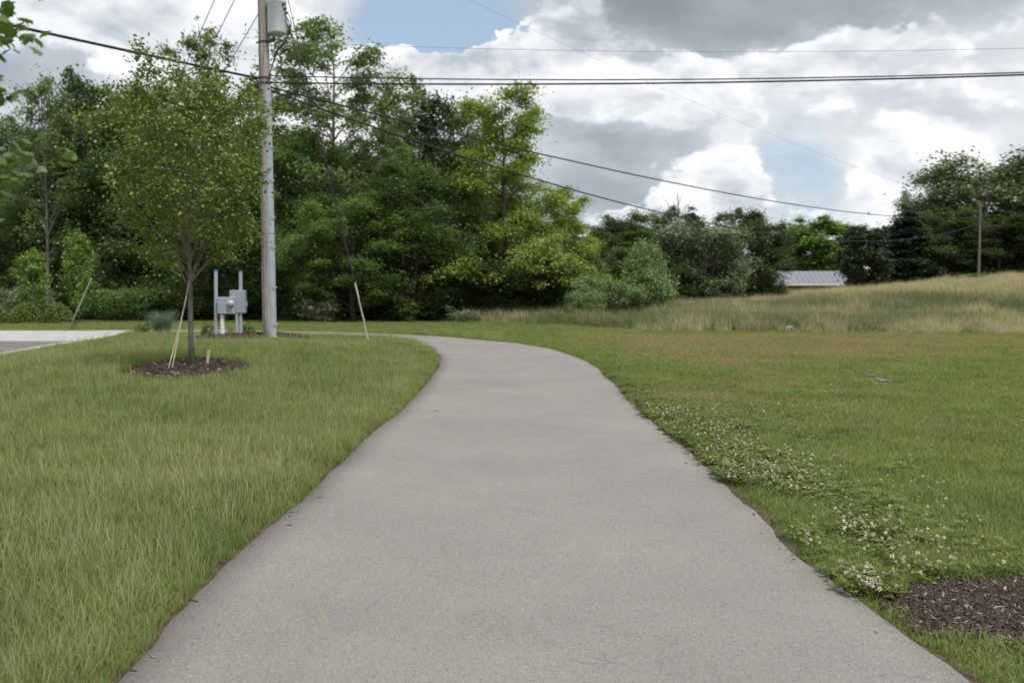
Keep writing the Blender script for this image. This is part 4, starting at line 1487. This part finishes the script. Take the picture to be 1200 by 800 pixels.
# band clamps, through bolts and insulator bracket
for z in ((ppx(310, 50).z), ppx(310, 92).z, ppx(310, 98).z, ppx(310, 107).z):
    g = G(); c = axis_at(z); r = .185 - .0055 * z
    g.tube([c + Vector((0, 0, -.025)), c + Vector((0, 0, .025))], r + .012, 20)
    g.tube([c + Vector((-r - .07, 0, 0)), c + Vector((r + .08, 0, 0))], .012, 6)
    g.build('clamp', M['dark'], up_)
zb = ppx(310, 50).z
g = G(); g.box(axis_at(zb) + Vector((.24, -.08, .02)), (.16, .06, .07), .01); g.lathe([(.03, 0), (.05, .02), (.03, .05), (.05, .08), (.02, .1)], axis_at(zb) + Vector((.30, -.08, .03)), 10)
g.build('insulator', M['dark'], up_)

# meter post
mb = at(262, 395, 25.6); mb.z = float(hz(mb.x, mb.y))
mp = thing('meter_post', 'electricity meter post of two grey pipes and two grey boxes, left of the utility pole', 'electricity meter', mb)
L = lambda px, py, dy=0.0: at(px, py, 25.6 + dy) - mb
for px, t_ in ((253, 316), (282, 317)):
    g = G(); a = L(px, 398); b = L(px, t_ + 2)
    a.z = -.1
    g.tube([a, b], .048, 14)
    p_ = g.build('post', M['galv'], mp, smooth=False)
    g = G(); g.tube([b + Vector((0, 0, .001)), b + Vector((0, 0, .045))], [.054, .05], 14); g.build('cap', M['blue'], p_)


def boxpart(name, x0, y0, x1, y1, dep, dy, mat=M['box']):
    a, b = L(x0, y1, dy), L(x1, y0, dy)
    g = G()
    g.box(((a.x + b.x) / 2, dy, (a.z + b.z) / 2), (b.x - a.x, dep, b.z - a.z), .015)
    o = g.build(name, mat, mp)
    g = G()
    g.box(((a.x + b.x) / 2, dy - dep / 2 - .008, (a.z + b.z) / 2 - .01), (b.x - a.x - .03, .012, b.z - a.z - .05), .004)
    g.build('cover', mat, o)
    return o, a, b


o, a, b = boxpart('meter_box', 256, 348, 276, 368, .2, -.06)
g = G(); g.box((a.x + .22, -.172, a.z + .05), (.05, .02, .04), .004); g.build('latch', M['white'], o)
mc = L(270.5, 355.5, -.17)
g = G()
k = 20
V = []
for r_, yy in ((.10, 0), (.10, -.03), (.088, -.035), (.086, -.09), (.06, -.115), (.0, -.12)):
    for j in range(k):
        t = 2 * math.pi * j / k
        V.append((mc.x + r_ * math.cos(t), mc.y + yy, mc.z + r_ * math.sin(t)))
g.add(V, [(i * k + j, (i + 1) * k + j, (i + 1) * k + (j + 1) % k, i * k + (j + 1) % k) for i in range(5) for j in range(k)])
g.build('meter', M['glass'], mp, smooth=True)
o, a, b = boxpart('switch_box', 270, 340, 288, 367, .16, .0)
g = G(); g.box((b.x + .02, -.02, (a.z + b.z) / 2 - .06), (.04, .05, .16), .01); g.build('lever', M['galv'], o)
for px, mt in ((261, M['white']), (278, M['galv'])):
    g = G(); a = L(px, 367); c = Vector((a.x, -.04, -.1)); g.tube([c, Vector((a.x, -.04, a.z))], .06 if mt is M['white'] else .045, 14); g.build('conduit', mt, mp)

for px, py, lb in ((274.5, 392, 'small red marker flag in the mulch under the meter box'), (323, 399, 'small red marker flag at the foot of the utility pole')):
    p = on_ground(px, py); p.z = float(hz(p.x, p.y))
    t = thing('marker_flag', lb, 'flag', p)
    g = G(); g.tube([(0, 0, -.05), (0, 0, .22)], .004, 5); g.build('wire_stem', M['wire'], t)
    g = G(); g.box((.055, 0, .17), (.11, .006, .085)); g.build('flag', M['red'], t)

# white stub pipe in the meadow edge
p = on_ground(921, 388.5); p.z = float(hz(p.x, p.y))
g = G(); g.tube([(0, 0, -.1), (0, 0, .14), (.05, 0, .20), (.30, 0, .20)], .04, 10)
tag(g.build('vent_pipe', M['tank'], None, p), 'small pale bent pipe stub at the front of the tall meadow grass', 'pipe')

# orange netting on posts, glimpsed low between the trunks
op = at(476, 350, 58.2); op.z = float(hz(op.x, op.y))
ot = thing('barrier_fence', 'orange barrier netting on thin posts, glimpsed low between the trunks of the wood', 'fence', op)
for x in (-2.0, 0, 2.0):
    g = G(); g.tube([(x, 0, -.1), (x, 0, 2.1)], .025, 6); g.build('post', M['galv'], ot)
for x0 in (-2.0, 0.0):
    g = G()
    for k in range(9):
        g.box((x0 + 1, -.03, .75 + k * .15), (1.96, .012, .09))
    for k in range(8):
        g.box((x0 + .15 + k * .24, -.044, 1.35), (.07, .012, 1.3))
    g.build('netting', M['orange'], ot)

# ------------------------------------------------------------------ far pole, barn
fp = at(1147, 318, 80); fp.z = float(hz(fp.x, fp.y))
ft = thing('utility_pole', 'thin far utility pole rising from the grassy bank before the great grey-green tree', 'utility pole', fp)
g = G(); g.tube([(0, 0, -.1), (0, 0, at(1147, 236, 80).z - fp.z)], [.12, .08], 12); g.build('pole', M['bark_grey'], ft)
FT = at(1147, 236, 80)
g = G(); g.box((0, -.12, FT.z - fp.z - .4), (1.1, .1, .12), .01, .8); g.build('crossarm', M['bark_grey'], ft)
for sx in (-.5, .5):
    g = G(); g.lathe([(.03, 0), (.05, .05), (.03, .1), (.05, .14), (.02, .18)], (sx * math.cos(.8), -.12 + sx * math.sin(.8), FT.z - fp.z - .335), 8); g.build('insulator', M['dark'], ft)

bp = at(949, 333, 125)
bz = .6
barn = thing('barn', 'long low brown barn with a grey metal roof behind the bank', 'barn', (bp.x, bp.y, bz))
BW = 12.5
eave = at(949, 333, 125).z - bz; ridge = at(949, 317.5, 128).z - bz
g = G(); g.box((0, 3.2, eave / 2 - .1), (BW - .6, 6.0, eave + .2)); g.build('wall', M['brick'], barn)
npan = 18
for sgn in (-1, 1):
    for k in range(npan):
        w = BW / npan
        x0 = -BW / 2 + k * w
        g = G()
        y0, y1 = (-.1, 3.19) if sgn < 0 else (6.5, 3.21)
        V = [(x0 + .01, y0, eave + .02), (x0 + w - .01, y0, eave + .02), (x0 + w - .01, y1, ridge), (x0 + .01, y1, ridge)]
        V += [(x, y, z - .05) for x, y, z in V]
        V += [(x0 + .01, y0, eave + .04), (x0 + .04, y0, eave + .04), (x0 + .04, y1, ridge + .02), (x0 + .01, y1, ridge + .02)]
        Fs = [(0, 1, 2, 3), (7, 6, 5, 4), (0, 4, 5, 1), (1, 5, 6, 2), (2, 6, 7, 3), (3, 7, 4, 0), (8, 9, 10, 11), (0, 8, 11, 3)]
        g.add(V, Fs)
        g.build('roof_panel', M['roof'], barn)
g = G(); g.box((0, -.13, eave - .06), (BW + .1, .05, .22)); g.build('fascia', M['trim'], barn)
for sx in (-BW / 2 + .36, BW / 2 - .36):
    g = G(); V = [(sx, .25, eave - .05), (sx, 6.15, eave - .05), (sx, 3.2, ridge - .1)]; V += [(x + .06, y, z) for x, y, z in V]
    g.add(V, [(0, 1, 2), (5, 4, 3), (0, 3, 4, 1), (1, 4, 5, 2), (2, 5, 3, 0)]); g.build('gable', M['brick'], barn)


# ------------------------------------------------------------------ cables
def cable(name, a, b, sag, r, label, mat='cable', cat='cable', n=40, group=None, k=6):
    a, b = Vector(a), Vector(b)
    g = G()
    g.tube([a.lerp(b, t) - Vector((0, 0, 4 * sag * t * (1 - t))) - a for t in np.linspace(0, 1, n)], r, k)
    return tag(g.build(name, M[mat], None, a, True), label, cat, group)


PT = lambda py, ox=0.0: pb_ + ppx(310, py) + Vector((ox, -.1, 0))
zA = PT(93)
pA = at(25, 31, 19.8)
dirA = (pA - zA)
endA = zA + dirA * 6.0; endA.z = zA.z + .6
# sag chosen so that the cable passes the point seen near the left edge
t_ = 1 / 6.0
sagA = ((zA.lerp(endA, t_)).z - pA.z) / (4 * t_ * (1 - t_))
cable('overhead_cable', zA + Vector((-.15, 0, 0)), endA, sagA, .034, 'thick black cable running from the pole to the upper left corner')
B1 = at(1200, 87, 22.7)
endB = Vector((34, 21.5, 0)); endB.z = 8.1
for py0, rr, lb, e_, sg in ((90, .017, 'upper of the two black cables crossing the sky to the right, meeting the other', 0.0, .62),
                            (98, .024, 'lower and thicker of the two black cables crossing the sky to the right', -.13, .52)):
    s0 = PT(py0, .16)
    e0 = endB + Vector((0, 0, e_))
    cable('overhead_cable', s0, e0, sg, rr, lb)
endC = at(1147, 255, 80)
cable('overhead_cable', PT(103, .16), endC, 1.15, .026, 'black cable sloping right from the pole to the far pole, upper of two')
endD = endC + Vector((0, 0, .1)); endD.z = 8.9 - .25
cable('overhead_cable', PT(107, .16), at(1147, 262, 80), 2.65, .026, 'black cable sloping right to the far pole, lower and slacker of two')
cable('overhead_wire', PT(50, .3), Vector((34, 21.0, at(1200, 39, 22.7).z + .55)), .75, .006, 'thin pale wire crossing the sky high above the black cables', 'wire', 'wire')
cable('overhead_wire', pb_ + axis_at(11.9), FT + Vector((0, 0, -.2)), 1.0, .0045, 'very thin wire falling diagonally across the clouds to the far pole', 'wire', 'wire')
zl = pb_ + axis_at(11.9)
cable('overhead_wire', zl, Vector((endA.x, endA.y, 12.6)), .6, .009, 'thin pale wire leaving the pole towards the top left corner', 'wire', 'wire')


# guy wires
def guy(base_px, guard_px, tops, label, d, glen_px):
    b = on_ground(*base_px) if d is None else at(base_px[0], base_px[1], d)
    b.z = float(hz(b.x, b.y))
    t = thing('guy_wire', label, 'guy wire', b)
    k = 0
    for (tz, ox, sx) in tops:
        tp = pb_ + axis_at(tz) + Vector((ox, .1, 0)) - b
        s = Vector((sx, 0, 0))
        g = G(); g.tube([s * .3, s * .3 + (tp - s * .3) * .5, tp], .012, 6); g.build('wire', M['cable'], t)
        if k == 0:
            u = tp.normalized(); ln = glen_px
            g = G(); g.tube([u * .05, u * (ln * .5), u * ln], [.026, .024, .022], 12); gd = g.build('guard', M['pvc'], t)
        k += 1
    g = G(); g.tube([(0, 0, -.15), tuple(tops and (pb_ + axis_at(tops[0][0]) - b).normalized() * .25)], .02, 6); g.build('anchor_rod', M['galv'], t)
    return t


z1, z2 = ppx(310, 47).z, ppx(310, 100).z
guy((433, 403), (419, 338), ((11.8, .1, 0), (10.9, .1, .12)), 'guy wire with a pale plastic guard standing by the bend of the path', None, 1.78)
guy((80, 387.5), (107, 315), ((11.9, -.1, 0), (10.6, -.1, .3), (9.0, -.1, .6)), 'guy wires with a leaning pale plastic guard beyond the concrete apron at left', None, 4.6)
